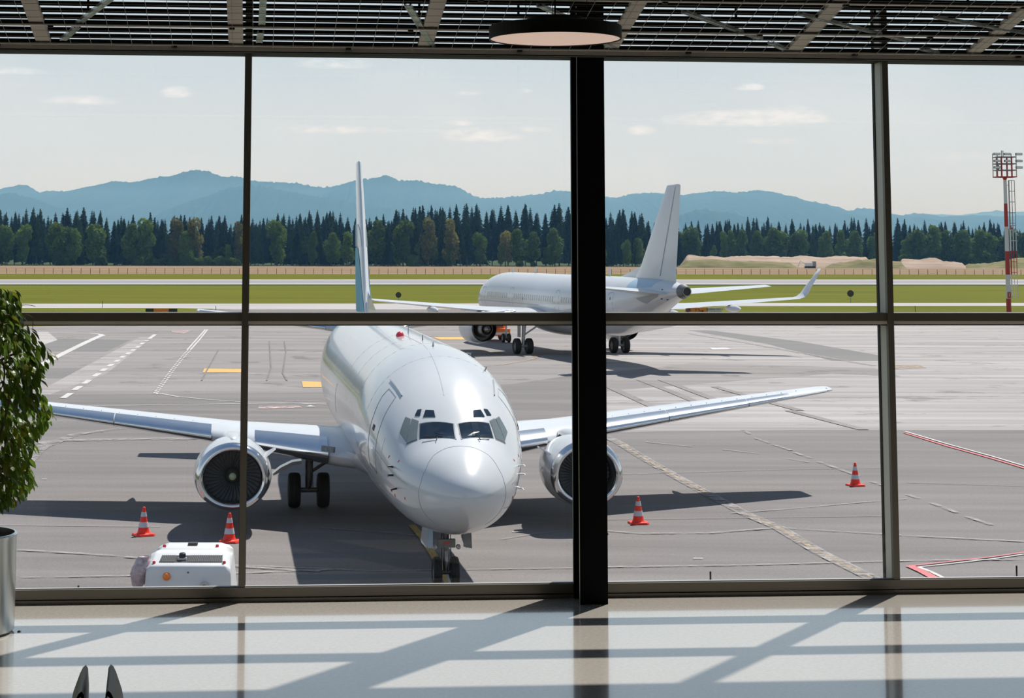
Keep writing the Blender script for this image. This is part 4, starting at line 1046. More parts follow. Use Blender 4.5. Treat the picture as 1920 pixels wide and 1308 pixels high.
for sd_ in (1, -1):   # rudder hinge line
    mb = MB()
    for (z, x) in ((6.0, 40.55), (11.75, 43.0)): mb.v += [(x, sd_ * (.26 if z < 7 else .085), z), (x + .06, sd_ * (.26 if z < 7 else .085), z), (x, sd_ * .0, z), (x + .06, 0, z)]
    mb.f = [(0, 1, 5, 4), (0, 4, 6, 2), (1, 3, 7, 5)]; mb.m = [0] * 3; mb.build('rudder_hinge_line', M['seam_l'], fin2)
panel('pale_blue_band', F2, [(37.4, 150), (40.9, 150), (41.2, 92), (37.2, 92)], .012, M['bluepatch'], plane2, n=12, thick=.02)
g = MB().tube([(5.07, 0, 2.0), (5.07, 0, .4)], .09, 12).tube([(5.07, -.3, .38), (5.07, .3, .38)], .06, 10).build('nose_gear_strut', M['gear_l'], plane2)
for y in (-.25, .25): wheel('nose_wheel', (5.07, y, .38), .38, .22, plane2)
# cabin windows on the side towards the lounge (y < 0)
xs = [x for x in np.arange(6.3, 37.2, .533)]
doors = [(4.4, 5.4), (12.4, 13.3), (23.9, 24.8), (35.0, 35.9)]
for x in xs:
    if any(a - .25 < x < b + .25 for a, b in doors) or 34.0 < x: continue
    th = 180 - 6.5
    panel('cabin_window', F2, [(x - .14, th - 6), (x + .14, th - 6), (x + .14, th + 6), (x - .14, th + 6)], .010, M['winA'], plane2, n=2, thick=.014)
for (a, b) in doors:
    t0, t1 = 180 - 26, 180 + 27
    seam('door_outline', F2, [(a, t1 - 4), (a, t0 + 3), (a + .15, t0), (b - .15, t0), (b, t0 + 3), (b, t1 - 4), (b - .1, t1), (a + .1, t1), (a, t1 - 4)], .05, M['seam_l'], plane2, step=4)
    seam('door_sill', F2, [(a, t1), (b, t1)], .14, M['seam'], plane2, step=4)
for (x, z) in ((7.0, .35), (13.2, .45), (30.4, .55), (36.0, .5)):
    MB().box(x - .2, x + .2, -.02, .02, 5.80, 5.86 + z).build('antenna_blade', M['paint_a'], plane2)
seam('cheat_line', F2, [(.6, 187), (4, 188), (20, 188)], .06, M['seam_l'], plane2, step=20)
for (x, th, s_) in ((42.3, 165, .16), (42.0, 215, .18), (42.4, 232, .22), (5.3, 205, .14), (9.0, 203, .12), (35.4, 168, .1), (16, 178, .08)):
    panel('service_port', F2, [(x, th - 3), (x + s_, th - 3), (x + s_, th + 3), (x, th + 3)], .012, M['dark'], plane2, n=1, thick=.015)
# ================================================================== GROUND EQUIPMENT
def make_cone(h=0.74):
    t = empty('traffic_cone', (0, 0, 0))
    mb = MB(); r0, r1 = .165, .032
    R = lambda z: r0 + (r1 - r0) * (z - .05) / (h - .05)
    zs = [.05, .26, .42, .58, .72, h]
    MB().add([(-.27, -.19, 0), (-.19, -.27, 0), (.19, -.27, 0), (.27, -.19, 0), (.27, .19, 0), (.19, .27, 0), (-.19, .27, 0), (-.27, .19, 0)] + [(x * .93, y * .93, .045) for x, y in ((-.27, -.19), (-.19, -.27), (.19, -.27), (.27, -.19), (.27, .19), (.19, .27), (-.19, .27), (-.27, .19))],
        [tuple(reversed(range(8))), tuple(range(8, 16))] + [(i, (i + 1) % 8, (i + 1) % 8 + 8, i + 8) for i in range(8)]).build('cone_base', M['cone_o'], t)
    MB().lathe([(.045, .19), (.06, .17)] + [(z, R(z)) for z in (.12, .25, .4, .6, .7, h - .01)] + [(h, R(h) * .7), (h, .0)], 28).build('cone_body', M['cone_o'], t, smooth=True)
    for a, b in ((.21, .35), (.49, .61)):
        MB().lathe([(a, R(a) + .001), (a, R(a) + .005), (b, R(b) + .005), (b, R(b) + .001)], 28).build('reflective_band', M['cone_w'], t)
    return t
cone = make_cone()
for i, (u, v, rz, lab) in enumerate(((1197, 981.5, .15, 'orange and white traffic cone just right of the black column by the wing shadow'), (1604, 910.5, .3, 'farthest orange and white traffic cone, out in the sun near the right mullion'),
                            (269, 1003.5, .5, 'orange and white traffic cone in sunlight behind the left side of the ground unit'), (430, 1016, 0., 'orange and white traffic cone in the engine shadow, beside the left mullion'))):
    o = cone if i == 0 else copy_tree(cone)
    x, y = ground(u, v); o.location = (x, y, 0.012); o.rotation_euler = (0, 0, rz); tag(o, lab, 'traffic cone', 'striped traffic cones around the nose-on jet')

# ground power unit
gx, gy = ground(351, 1160)
gpu = empty('ground_power_unit', (gx, gy, 0.0), 0.02)
tag(gpu, 'white rounded ground power unit with black grille and orange beacon below the window', 'ground unit')
HW, HT = .92, 1.30
ys = [(0.0, 1.16), (0.05, 1.24), (.14, 1.29), (.50, 1.50), (.56, 1.53), (2.4, 1.56), (2.5, 1.48)]
mb = MB()
prof = [(-.02, .30), (0, .98), (.03, 1.07), (.12, 1.11), (.50, 1.23), (.54, 1.25), (.80, 1.27), (.84, 1.31), (1.55, 1.32), (1.62, 1.26), (1.65, .30)]
def hw_at(y, z):
    return HW - .20 * max(0, (z - .85)) - (.16 if y > .82 and z > 1.29 else 0)
n = len(prof)
rad = .10
secs = []
for s_, inset in ((-1, 0), (-1, 1), (1, 1), (1, 0)):
    for (y, z) in prof:
        x = s_ * (hw_at(y, z) - (rad if inset else 0)); mb.v.append((x, y + (0 if inset else .05 if y < 1 else -.05), z - (0 if inset or z < .5 else rad * .75)))
for c_ in range(3):
    for i in range(n - 1): a = c_ * n + i; mb.f.append((a, a + n, a + n + 1, a + 1)); mb.m.append(0)
mb.f.append(tuple(range(n))); mb.m.append(0); mb.f.append(tuple(reversed(range(3 * n, 4 * n)))); mb.m.append(0)
o = mb.build('housing', M['gpu'], gpu); o.modifiers.new('b', 'BEVEL').width = .035; o.modifiers['b'].segments = 3; o.modifiers['b'].angle_limit = .3; smooth_by_angle(o, 60)
MB().box(-HW + .05, HW - .05, .08, 1.58, .12, .32).build('chassis', M['dark'], gpu)
# grille on the sloped panel
def slope(y): return 1.11 + (y - .12) * (.12 / .38)
gr = MB()
for (x0, x1) in ((-.62, -.30), (.0, .70)):
    gr.add([(x0, .15, slope(.15) + .012), (x1, .15, slope(.15) + .012), (x1 - .02, .44, slope(.44) + .012), (x0 + .03, .44, slope(.44) + .012), (x0, .15, slope(.15) - .02), (x1, .15, slope(.15) - .02), (x1 - .02, .44, slope(.44) - .02), (x0 + .03, .44, slope(.44) - .02)],
        [(0, 1, 2, 3), (7, 6, 5, 4), (0, 4, 5, 1), (1, 5, 6, 2), (2, 6, 7, 3), (3, 7, 4, 0)])
gr.add([(-.62, .15, slope(.15) + .010), (.70, .15, slope(.15) + .010), (.68, .44, slope(.44) + .010), (-.59, .44, slope(.44) + .010)], [(0, 1, 2, 3)])
g_ = gr.build('air_grille', M['dark'], gpu)
for i in range(33):
    x = -.60 + i * .0395
    if -.29 < x < -.01: continue
    MB().bar((x, .15, slope(.15) + .02), (x + (.02 - .00 * i), .44, slope(.44) + .02), .007, .010).build('grille_bar', M['gear'], g_)
MB().box(-.24, -.06, .22, .38, slope(.3) - .01, slope(.3) + .03).build('filler_plate', M['gear_l'], gpu)
MB().lathe([(slope(.3) + .02, .07), (slope(.3) + .11, .07), (slope(.3) + .13, .05), (slope(.3) + .13, 0)], 18, 'z', (-.15, .30, 0)).build('filler_cap', M['dark'], gpu, smooth=False)
o = MB().lathe([(-.005, .085), (-.03, .08), (-.06, .045), (-.065, 0)], 24, 'y', (-.44, -.002, .86)).build('beacon', M['amber'], gpu, smooth=True)
for (x, y, z) in ((-.72, .13, 1.10), (.74, .13, 1.10), (-.60, .95, 1.31), (.52, .95, 1.31)):
    MB().lathe([(z, .035), (z + .05, .033), (z + .06, 0)], 14, 'z', (x, y, 0)).build('marker_light', M['redlens'], gpu)
MB().box(-.12, .08, 1.1, 1.3, 1.30, 1.37).build('lifting_cap', M['dark'], gpu, bevel=.01)
b_ = MB().box(.30, .40, -.09, -.02, .30, .66).build('tow_bracket', M['gear_l'], gpu)
MB().lathe([(-.025, .085), (-.025, .04), (.025, .04), (.025, .085), (-.025, .085)], 20, 'y', (.35, -.055, .68)).build('tow_eye', M['gear_l'], b_)
MB().add([(-.02, -.022, .93), (.03, -.022, .93), (.005, -.022, .97)], [(0, 1, 2)]).build('hazard_label', M['s_black'], gpu)
mb = MB()
for i in range(12):
    t = i / 11; z = 1.22 - .62 * t
    for k in range(14):
        a = 2 * PI * k / 14; r = (.05 + .13 * math.sin(PI * min(1, t * .8 + .12))) * (1 + .25 * noise.noise(Vector((k * .9, t * 6, 0))))
        mb.v.append((-HW - .03 + r * 1.15 * math.cos(a) - .13 * t, .30 + r * 1.4 * math.sin(a), z))
for i in range(11):
    for k in range(14): mb.f.append((i * 14 + k, i * 14 + (k + 1) % 14, (i + 1) * 14 + (k + 1) % 14, (i + 1) * 14 + k)); mb.m.append(0)
mb.f.append(tuple(range(14))); mb.m.append(0)
mb.build('cable_cover', M['bag'], gpu, smooth=True)
MB().tube([(-HW - .12, .3, .75), (-HW - .20, .3, .5), (-HW - .30, .3, .2), (-HW - .30, .3, .03)], .035, 10).build('power_cable', M['dark'], gpu)
for x in (-.75, .75):
    for y in (.35, 1.3): wheel_ = MB().lathe([(-.08, .0), (-.08, .17), (-.05, .2), (.05, .2), (.08, .17), (.08, 0)], 24, 'x', (x, y, .2)).build('wheel', M['rubber'], gpu, smooth=False)

# orange tug at the nose wheel of the far airliner
def p2w(x, y, z=0):
    c, s = math.cos(-PI / 2 + A2), math.sin(-PI / 2 + A2); return (6.367 + x * c - y * s, 161.72 + x * s + y * c, z)
tug = empty('pushback_tug', p2w(1.5, 0), -PI / 2 + A2)
tag(tug, 'orange pushback tug at the nose wheels of the far airliner, seen beneath its fuselage', 'tug')
MB().box(-2.2, 1.4, -1.05, 1.05, .45, 1.05).build('tug_body', M['orange'], tug, bevel=.06)
MB().box(-1.9, .2, -.95, .95, 1.05, 1.75).build('tug_cab', M['orange'], tug, bevel=.06)
MB().box(.205, .23, -.75, .75, 1.15, 1.6).build('cab_window', M['screen'], tug)
MB().box(1.405, 1.42, -.9, .9, .55, .75).build('warning_panel', M['white'], tug)
for (x, y) in ((-1.4, -1), (-1.4, 1), (.7, -1), (.7, 1)): wheel('tug_wheel', (x, y, .42), .42, .3, tug, 20)

# taxiway guidance signs
import_font = None
def text(s, size, loc, parent, m, name='sign_text'):
    cu = bpy.data.curves.new(name, 'FONT'); cu.body = s; cu.size = size; cu.align_x = 'CENTER'; cu.align_y = 'CENTER'; cu.extrude = .004
    tmp = bpy.data.objects.new('tmp', cu); COL.objects.link(tmp)
    dg = bpy.context.evaluated_depsgraph_get(); me = bpy.data.meshes.new_from_object(tmp.evaluated_get(dg))
    bpy.data.objects.remove(tmp); o = bpy.data.objects.new(name, me); COL.objects.link(o); me.materials.clear(); me.materials.append(m)
    o.parent = parent; o.location = loc; o.rotation_euler = (PI / 2, 0, 0); return o
x0, y0 = ground(1321, 592.5)
K = y0 / 3482.0
sg = empty('guidance_sign', (x0, y0, 0)); tag(sg, 'low guidance sign with black N, orange 12 and white panels, on grass behind the transom', 'sign')
def bx(a, b, m, nm, z0=.25, z1=1.0):
    return MB().box((a - 1321) * K, (b - 1321) * K, -.08, .08, z0, z1).build(nm, M[m], sg)
bx(1286, 1295.6, 's_black', 'sign_panel'); bx(1296, 1325.6, 's_orange', 'sign_panel'); bx(1326.6, 1353, 's_white', 'sign_panel'); bx(1325.6, 1326.6, 's_black', 'sign_divider')
text('N', .80, ((1291 - 1321) * K, -.09, .63), sg, M['s_red']); text('12', .66, ((1307.5 - 1321) * K, -.09, .63), sg, M['s_black'])
MB().bar(((1312 - 1321) * K, -.09, .60), ((1317 - 1321) * K, -.09, .60), .02, .09).add([((1316.5 - 1321) * K, -.10, .45), ((1319.5 - 1321) * K, -.10, .60), ((1316.5 - 1321) * K, -.10, .75)], [(0, 1, 2)]).build('arrow_mark', M['s_black'], sg)
text('GLIDING TWY A', .26, ((1340 - 1321) * K, -.09, .80), sg, M['s_black']); text('121.805 MHz', .26, ((1341 - 1321) * K, -.09, .46), sg, M['s_black'])
for a in (1288, 1303, 1318, 1333, 1350): MB().box((a - 1321) * K - .03, (a - 1321) * K + .03, -.04, .04, 0, .26).build('sign_leg', M['mgrey'], sg)
x1, y1 = ground(303, 594.5); K1 = y1 / 3482
s2 = empty('guidance_sign', (x1, y1, 0)); tag(s2, 'low guidance sign on the left grass, its orange top edge just above the transom', 'sign')
for a, b, m in ((273, 288, 's_black'), (288.2, 316, 's_orange'), (316.2, 332, 's_black')): MB().box((a - 303) * K1, (b - 303) * K1, -.08, .08, .25, .96).build('sign_panel', M[m], s2)
for a in (278, 303, 328): MB().box((a - 303) * K1 - .03, (a - 303) * K1 + .03, -.04, .04, 0, .25).build('sign_leg', M['mgrey'], s2)
# marker boards and lights by the taxiway
for (u, v, lab, h, r) in ((1595, 567.5, 'small dark round marker on the grass beyond the upswept wingtip', 1.5, .5), (747, 568.5, 'small dark round marker on the grass behind the far airliner wing', 1.3, .42)):
    x, y = ground(u, v); t = empty('marker_board', (x, y, 0)); tag(t, lab, 'marker')
    MB().lathe([(-.05, r * .0), (-.05, r), (.05, r), (.05, 0)], 20, 'y', (0, 0, h - r * .2)).build('marker_disc', M['s_black'], t)
    MB().tube([(0, 0, 0), (0, 0, h - r)], .05, 8).build('marker_post', M['mgrey'], t)
for (u, v, h, lab) in ((192, 577, .9, 'thin dark pole by the taxiway at far left'), (405, 582.5, .6, 'short dark pole by the taxiway left of the left mullion'), (1717, 590, 1.1, 'thin leaning pole on the grass just right of the right mullion')):
    x, y = ground(u, v); o = MB().tube([(0, 0, 0), (-.05, 0, h)], .035, 8).build('marker_pole', M['s_black']); o.location = (x, y, 0); tag(o, lab, 'pole')

# ================================================================== LIGHT MAST
mx, my = ground(1892, 592)
K = my / 3482
mast = empty('floodlight_mast', (mx, my, 0)); tag(mast, 'red and white banded floodlight mast with caged ladder at the far right', 'light mast')
H_ = lambda v: (592 - v) * K
bands = [(592, 560, 'mred'), (560, 516, 'mwhite'), (516, 472.5, 'mred'), (472.5, 427, 'mwhite'), (427, 384, 'mred'), (384, 340, 'mwhite'), (340, 336, 'mred')]
rr_ = lambda v: (4.6 - 1.6 * (592 - v) / 256) * K
for a, b, m in bands: MB().lathe([(H_(a), rr_(a)), (H_(b), rr_(b))], 20).build('mast_section', M[m], mast, smooth=True)
MB().lathe([(H_(340), 2.4 * K), (H_(335), 5 * K), (H_(334), 5 * K)], 16).build('mast_collar', M['mred'], mast)
ph = MB(); X = lambda u: (u - 1893) * K
W_ = 17.5 * K
for v in (334.5, 322, 310, 297.5):
    z = H_(v); m_ = M['mred'] if v > 330 else M['mgrey']
    MB().bar((-W_, -W_ * .8, z), (W_, -W_ * .8, z), .12, .12).bar((-W_, W_ * .8, z), (W_, W_ * .8, z), .12, .12).bar((-W_, -W_ * .8, z), (-W_, W_ * .8, z), .12, .12).bar((W_, -W_ * .8, z), (W_, W_ * .8, z), .12, .12).build('platform_ring', m_, mast)
for x in (-W_, -10 * K, 9 * K, W_):
    for y in (-W_ * .8, W_ * .8):
        red = abs(x) < W_ * .9
        MB().tube([(x, y, H_(334.5)), (x, y, H_(297 if red else 290))], .10 if red else .05, 6).build('platform_post', M['mred'] if red else M['mgrey'], mast)
for row, v in enumerate((292, 305, 317)):
    for x in (-19.5, 0, 21.5):
        if row == 2 and x == 0: continue
        L = MB().box(x * K - 6.2 * K, x * K + 6.2 * K, -W_ * .8 - .5, -W_ * .8 - .1, H_(v) - .16, H_(v) + .12).build('floodlight', M['lampgrey'], mast, bevel=.04)
        MB().box(x * K - 5.6 * K, x * K + 5.6 * K, -W_ * .8 - .52, -W_ * .8 - .505, H_(v) - .12, H_(v) + .08).build('floodlight_lens', M['white'], L)
MB().box(-14.5 * K, -11 * K, -.2, .3, H_(322), H_(312)).build('control_box', M['lampgrey'], mast)
for x in (-5, -2): MB().tube([(x * K, 0, H_(297)), (x * K, 0, H_(285))], .05, 6).build('lightning_rod', M['mgrey'], mast)
lx = 10.5 * K
cols = lambda v: 'mgrey' if v < 425 else 'mred' if v < 432 or 472 < v < 516 else 'mwhite'
for (a, b, m) in ((341, 425, 'mgrey'), (425, 433, 'mred'), (433, 472, 'mwhite'), (472, 516, 'mred'), (516, 560, 'mwhite')):
    sg_ = MB()
    for dx in (-4.6, -1.2, 3.5, 6.6):
        sg_.tube([(lx + dx * K, -.1 if dx in (-4.6, 6.6) else .35, H_(b)), (lx + dx * K, -.1 if dx in (-4.6, 6.6) else .35, H_(a))], .045, 5)
    v = a
    while v < b:
        sg_.bar((lx - 4.6 * K, -.1, H_(v)), (lx + 6.6 * K, -.1, H_(v)), .07, .07); v += 20
    v = a
    while v < b:
        sg_.bar((lx - 4.6 * K, -.1, H_(v)), (lx - 1.2 * K, .35, H_(v)), .03, .03); v += 4.5
    sg_.build('caged_ladder', M[m], mast)
for v in (350, 400, 450, 500, 545): MB().bar((2 * K, 0, H_(v)), (lx - 4.6 * K, 0, H_(v)), .05, .05).build('ladder_bracket', M['mgrey'], mast)
MB().box(-3.2 * K, 3.2 * K, -rr_(553) - .04, -rr_(553) - .02, H_(559), H_(548)).build('number_plate', M['mred'], mast)
text('1', .62, (0, -rr_(553) - .05, H_(553.5)), mast, M['mwhite'], 'plate_number')

# ================================================================== FENCE
fence = empty('wire_fence', ground(960, 513.3) + (0,)); tag(fence, 'long low wire fence with thin posts along the near edge of the tan field', 'fence')
fx, fy = ground(960, 513.3)
fps = [ground(u, 512.5 + (u + 300) * 3 / 2600.) for u in np.arange(-40, 1965, 17.45)]
rest = MB()
for i, (x, y) in enumerate(fps):
    if i < 100: MB().box(x - fx - .07, x - fx + .07, y - fy - .07, y - fy + .07, 0, 1.75).build('fence_post', M['post'], fence)
    else: rest.box(x - fx - .07, x - fx + .07, y - fy - .07, y - fy + .07, 0, 1.75)
o = rest.build('fence_posts_rest', M['post'], fence); o['kind'] = 'stuff'
for z in (.5, 1.0, 1.65):
    MB().tube([(x - fx, y - fy, z) for x, y in fps[::6]] + [(fps[-1][0] - fx, fps[-1][1] - fy, z)], .018, 4).build('fence_wire', M['post'], fence)

# ================================================================== FOREST
def clumps(mb, pts, size, mi, flatz=.5):
    for p in pts:
        p = Vector(p); s = size * random.uniform(.6, 1.25)
        a = Vector((random.gauss(0, 1), random.gauss(0, 1), random.gauss(0, flatz))).normalized(); b = a.cross(Vector((random.gauss(0, 1), random.gauss(0, 1), random.gauss(0, 1)))).normalized()
        o = len(mb.v); mb.v += [tuple(p + a * s), tuple(p + b * s * .7), tuple(p - a * s), tuple(p - b * s * .7)]; mb.f.append((o, o + 1, o + 2, o + 3)); mb.m.append(mi)
def spruce_mesh(name, m, H=28, R=3.6, seed=0, bare=.12):
    random.seed(seed); mb = MB(); mb.tube([(0, 0, 0), (0, 0, H * .6), (0, 0, H)], [.32, .2, .03], 6, 1)
    nl = 30
    for i in range(nl):
        t = i / (nl - 1); z = H * (bare + (1 - bare) * t); r = R * (1 - t) ** .68 * random.uniform(.74, 1.15) + .10; k = max(6, int(15 * (1 - t) + 5)); ph = random.random() * 6
        o = len(mb.v); mb.v.append((0, 0, z + r * .55 + .3))
        for j in range(2 * k):
            a = ph + PI * j / k; rr = r * (random.uniform(.82, 1.15) if j % 2 == 0 else .55); mb.v.append((rr * math.cos(a), rr * math.sin(a), z - (rr * .28) + random.uniform(-.25, .25)))
        for j in range(2 * k): mb.f.append((o, o + 1 + j, o + 1 + (j + 1) % (2 * k))); mb.m.append(0)
        clumps(mb, [(r * random.uniform(.5, 1.0) * math.cos(a), r * random.uniform(.5, 1.0) * math.sin(a), z - .3 + random.uniform(-.5, .5)) for a in [random.random() * 6.28 for _ in range(int(22 * (1 - t)) + 4)]], .55, 0, .25)
    me = bpy.data.meshes.new(name); me.from_pydata(mb.v, [], mb.f); me.materials.append(m); me.materials.append(M['trunk']); me.polygons.foreach_set('material_index', mb.m); return me
def broad_mesh(name, m, H=20, R=4.5, seed=0):
    random.seed(seed); mb = MB(); mb.tube([(0, 0, 0), (0, 0, H * .6)], [.35, .15], 6, 1)
    for _ in range(16):
        t = random.uniform(.18, .88); rr = R * math.sin(PI * (.15 + .78 * t)) * random.uniform(.2, .62); a = random.random() * 6.28
        c = Vector((rr * math.cos(a), rr * math.sin(a), H * t)); s = R * random.uniform(.34, .55)
        pts = []
        for _ in range(150):
            d = Vector((random.gauss(0, 1), random.gauss(0, 1), random.gauss(0, 1))).normalized(); pts.append(c + Vector((d.x * s, d.y * s, d.z * s * 1.1)) * random.uniform(.75, 1.05))
        clumps(mb, pts, .58, 0, 1)
    me = bpy.data.meshes.new(name); me.from_pydata(mb.v, [], mb.f); me.materials.append(m); me.materials.append(M['trunk']); me.polygons.foreach_set('material_index', mb.m); return me
SPR = [spruce_mesh('spruce_tree', M['spruce'] if i < 4 else M['spruce2'], R=(5.2, 4.3, 5.8, 4.7, 5.2, 4.2)[i], seed=50 + i, bare=(.10, .2, .08, .3, .1, .22)[i]) for i in range(6)]
BRD = [broad_mesh('broadleaf_tree', M['broad'] if i < 3 else M['broad2'], R=(5.2, 4.6, 5.8, 4.6)[i], seed=80 + i) for i in range(4)]
TOP = [(-60, 388), (0, 389), (25, 388), (70, 381), (100, 392), (130, 388), (155, 384), (200, 395), (250, 402), (300, 394), (340, 402), (400, 401), (450, 402), (500, 398), (560, 396), (630, 390), (660, 398), (690, 401), (730, 396), (765, 384), (780, 380), (815, 375), (840, 382), (872, 377), (905, 380), (930, 379), (985, 377), (1010, 388), (1045, 378), (1060, 382),
       (1100, 384), (1130, 391), (1150, 392), (1192, 391), (1215, 400), (1255, 412), (1290, 410), (1330, 406), (1370, 407), (1400, 405), (1440, 401), (1470, 407), (1520, 404), (1560, 406), (1600, 402), (1650, 403), (1700, 408), (1760, 407), (1800, 414), (1842, 407), (1880, 412), (1980, 412)]
def top_at(u): return float(np.interp(u, [p[0] for p in TOP], [p[1] for p in TOP]))
random.seed(5)
# strips of the picture where broadleaf trees stand in front of the spruces
BZ = [(0, 60, 415, 1), (90, 130, 412, 1), (160, 200, 410, 1), (262, 285, 402, 1), (318, 345, 405, 3), (348, 380, 408, 3), (440, 460, 412, 3), (500, 540, 402, 1), (690, 720, 405, 0), (740, 772, 400, 1), (795, 812, 408, 3), (835, 858, 410, 3), (880, 920, 430, 1), (930, 965, 432, 3), (958, 1010, 428, 0), (1020, 1060, 425, 0),
      (1175, 1213, 442, 0), (1262, 1285, 430, 1), (1290, 1310, 420, 1), (1410, 1460, 425, 0), (1450, 1500, 428, 1), (1530, 1560, 430, 0), (1580, 1620, 432, 0), (1700, 1730, 425, 1), (1730, 1760, 420, 0), (1790, 1850, 428, 0), (1840, 1900, 430, 1)]
LABS = 'tall dark green spruce in the treeline beyond the tan field'
LABB = 'rounded lighter green broadleaf tree in the treeline beyond the tan field'
def place_tree(me, u, D, topv, kind, natural, wsc=1.0, v_base=None):
    p = at_depth(u, topv, D); h = p.z; s = h / natural
    o = bpy.data.objects.new(me.name, me); COL.objects.link(o); o.location = (p.x, p.y, -.02); wv = s * wsc * random.uniform(.88, 1.12); o.scale = (wv, wv, s); o.rotation_euler = (0, 0, random.random() * 6.28)
    if kind == 's': tag(o, LABS, 'tree', 'spruces of the treeline')
    else: tag(o, LABB, 'tree', 'broadleaf trees of the treeline')
    return o
nT = 0
base_y = lambda u: (ground(u, 497.5 + (u + 0) * 2.4 / 1920 if u < 1262 else 480)[1])
D0 = lambda u: 905 + .02 * u if u < 1270 else 985
for row, (step, dd) in enumerate(((17, 0), (17, 14), (13.5, 30))):
    u = -40.0
    while u < 1960:
        if 1063 < u < 1123 and row != 2: u += step; continue
        D = D0(u) + dd + random.uniform(-4, 4)
        tv = top_at(u) + (random.choice((0, 1, 4, 9, 13, 18)) + random.uniform(-2, 4) if row == 2 else random.uniform(6, 26) if row == 1 else random.uniform(10, 48))
        inb = [b for b in BZ if b[0] - 4 < u < b[1] + 4]
        if not inb or row == 2:
            place_tree(random.choice(SPR[:4] if random.random() < .72 else SPR), u, D, tv, 's', 28.6, .92 if u < 1260 else .8); nT += 1
        u += step * random.uniform(.4, 1.6)
for (a, b, tv, k) in BZ:
    w = (b - a); D = D0((a + b) / 2) - 3
    n_ = max(1, round(w / 30))
    for i in range(n_):
        place_tree(BRD[k], a + w * (i + .5) / n_, D + random.uniform(-3, 3), tv + random.uniform(-3, 5), 'b', 19.5, 1.0 if w > 25 else .8)
random.seed(17)
for (a, b, n_, lo, hi) in ((-20, 250, 12, 414, 452), (300, 460, 5, 428, 460), (480, 680, 7, 430, 465), (690, 1060, 14, 432, 466), (1125, 1200, 4, 440, 462), (1262, 1660, 22, 424, 460), (1690, 1940, 16, 418, 452)):
    for i in range(n_):
        u = random.uniform(a, b); place_tree(random.choice(BRD[:3] if random.random() < .8 else BRD), u, D0(u) - random.uniform(1, 7), random.uniform(lo, hi), 'b', 19.5, random.uniform(.6, 1.0))
# dark woods filling in behind the individual trees
mb = MB()
random.seed(9)
for (me, cnt) in ((SPR[0], 1),):
    vs = [v.co.copy() for v in me.vertices]; fs = [tuple(p.vertices) for p in me.polygons]
sub = spruce_mesh('w', M['spruce'], seed=99)
vs = [v.co.copy() for v in sub.vertices][:]; fs = [tuple(p.vertices) for p in sub.polygons if len(p.vertices) == 3]
for i in range(150):
    u = -60 + 2040 * i / 149; D = D0(u) + 48 + random.uniform(-4, 8); p = at_depth(u, top_at(u) + random.uniform(2, 16), D); s = p.z / 28.6
    o_ = len(mb.v); mb.v += [(p.x + v.x * s * 1.25, p.y + v.y * s * 1.25, v.z * s) for v in vs]; mb.f += [tuple(i_ + o_ for i_ in f) for f in fs]; mb.m += [0] * len(fs)
o = mb.build('background_woods', M['spruce']); tag(o, 'dense dark woodland filling in behind the treeline', 'woodland', None, 'stuff')
# low shrubs at the wood's edge
sh = broad_mesh('shrub', M['broad'], H=4.0, R=2.6, seed=31)
shv = [v.co.copy() for v in sh.vertices]
for (u, v) in [(262 + i * 11.5, 482 + 6 * abs(math.sin(i * 1.7))) for i in range(17)] + [(110, 480), (120, 484), (190, 482), (975, 490), (1000, 492), (775, 480), (1560, 478), (1700, 478), (1580, 476), (1825, 477), (1842, 475), (1905, 478)]:
    D = D0(u) - 8; p = at_depth(u, v, D); s = p.z / 4.0
    o = bpy.data.objects.new('shrub', sh); COL.objects.link(o); o.location = (p.x, p.y, -.02); o.scale = (s * 1.2, s * 1.2, s); o.rotation_euler = (0, 0, random.random() * 6); tag(o, 'low bright green shrub at the foot of the treeline', 'shrub', 'shrubs along the edge of the wood')

# earth mounds right of the far airliner's tail
def mound(name, u0, u1, D, depth, tops, m, lab, zb=-.02, ny=14):
    mb = MB(); nx = 60
    for i in range(nx + 1):
        u = u0 + (u1 - u0) * i / nx; tv = float(np.interp(u, [t[0] for t in tops], [t[1] for t in tops])); q = at_depth(u, tv, D); hz = max(q.z, .1)
        edge = min(1, min(i, nx - i) / 5)
        for j in range(ny + 1):
            t = j / ny; prof = math.sin(PI * t) ** .8; y = D - depth / 2 + depth * t; x = q.x * y / D
            z = hz * prof * edge + (noise.noise(Vector((x * .12, y * .12, 3))) * 1.1 + noise.noise(Vector((x * .5, y * .5, 7))) * .35) * prof * edge
            mb.v.append((x, y, max(z, -.02) if 0 < j < ny else zb))
    for i in range(nx):
        for j in range(ny): a = i * (ny + 1) + j; mb.f.append((a, a + ny + 1, a + ny + 2, a + 1)); mb.m.append(0)
    o = mb.build(name, m, smooth=True); tag(o, lab, 'earth mound'); return o
mound('earth_mound', 1272, 1480, 935, 50, [(1272, 484), (1285, 478), (1330, 480), (1360, 483), (1400, 480), (1450, 481), (1480, 484)], M['dirt'], 'pale bare earth mound behind the upswept-wing airliner tail')
mound('earth_mound', 1440, 1640, 945, 60, [(1440, 484), (1500, 480), (1540, 483), (1590, 480), (1620, 482), (1640, 485)], M['dirt'], 'pale bare earth mound left of the right mullion')
mound('earth_mound', 1268, 1500, 890, 22, [(1268, 492), (1320, 485), (1370, 489), (1420, 490), (1500, 494)], M['weeds'], 'weed-covered earth mound in front of the pale earth behind the tail')
mound('earth_mound', 1545, 1700, 892, 24, [(1545, 496), (1600, 489), (1640, 486), (1700, 492)], M['weeds'], 'weed-covered mound straddling the right mullion')
mound('earth_mound', 1680, 1815, 915, 40, [(1680, 485), (1720, 486), (1755, 485), (1770, 491), (1815, 492)], M['dirt'], 'long grey-brown earth heap right of the right mullion')
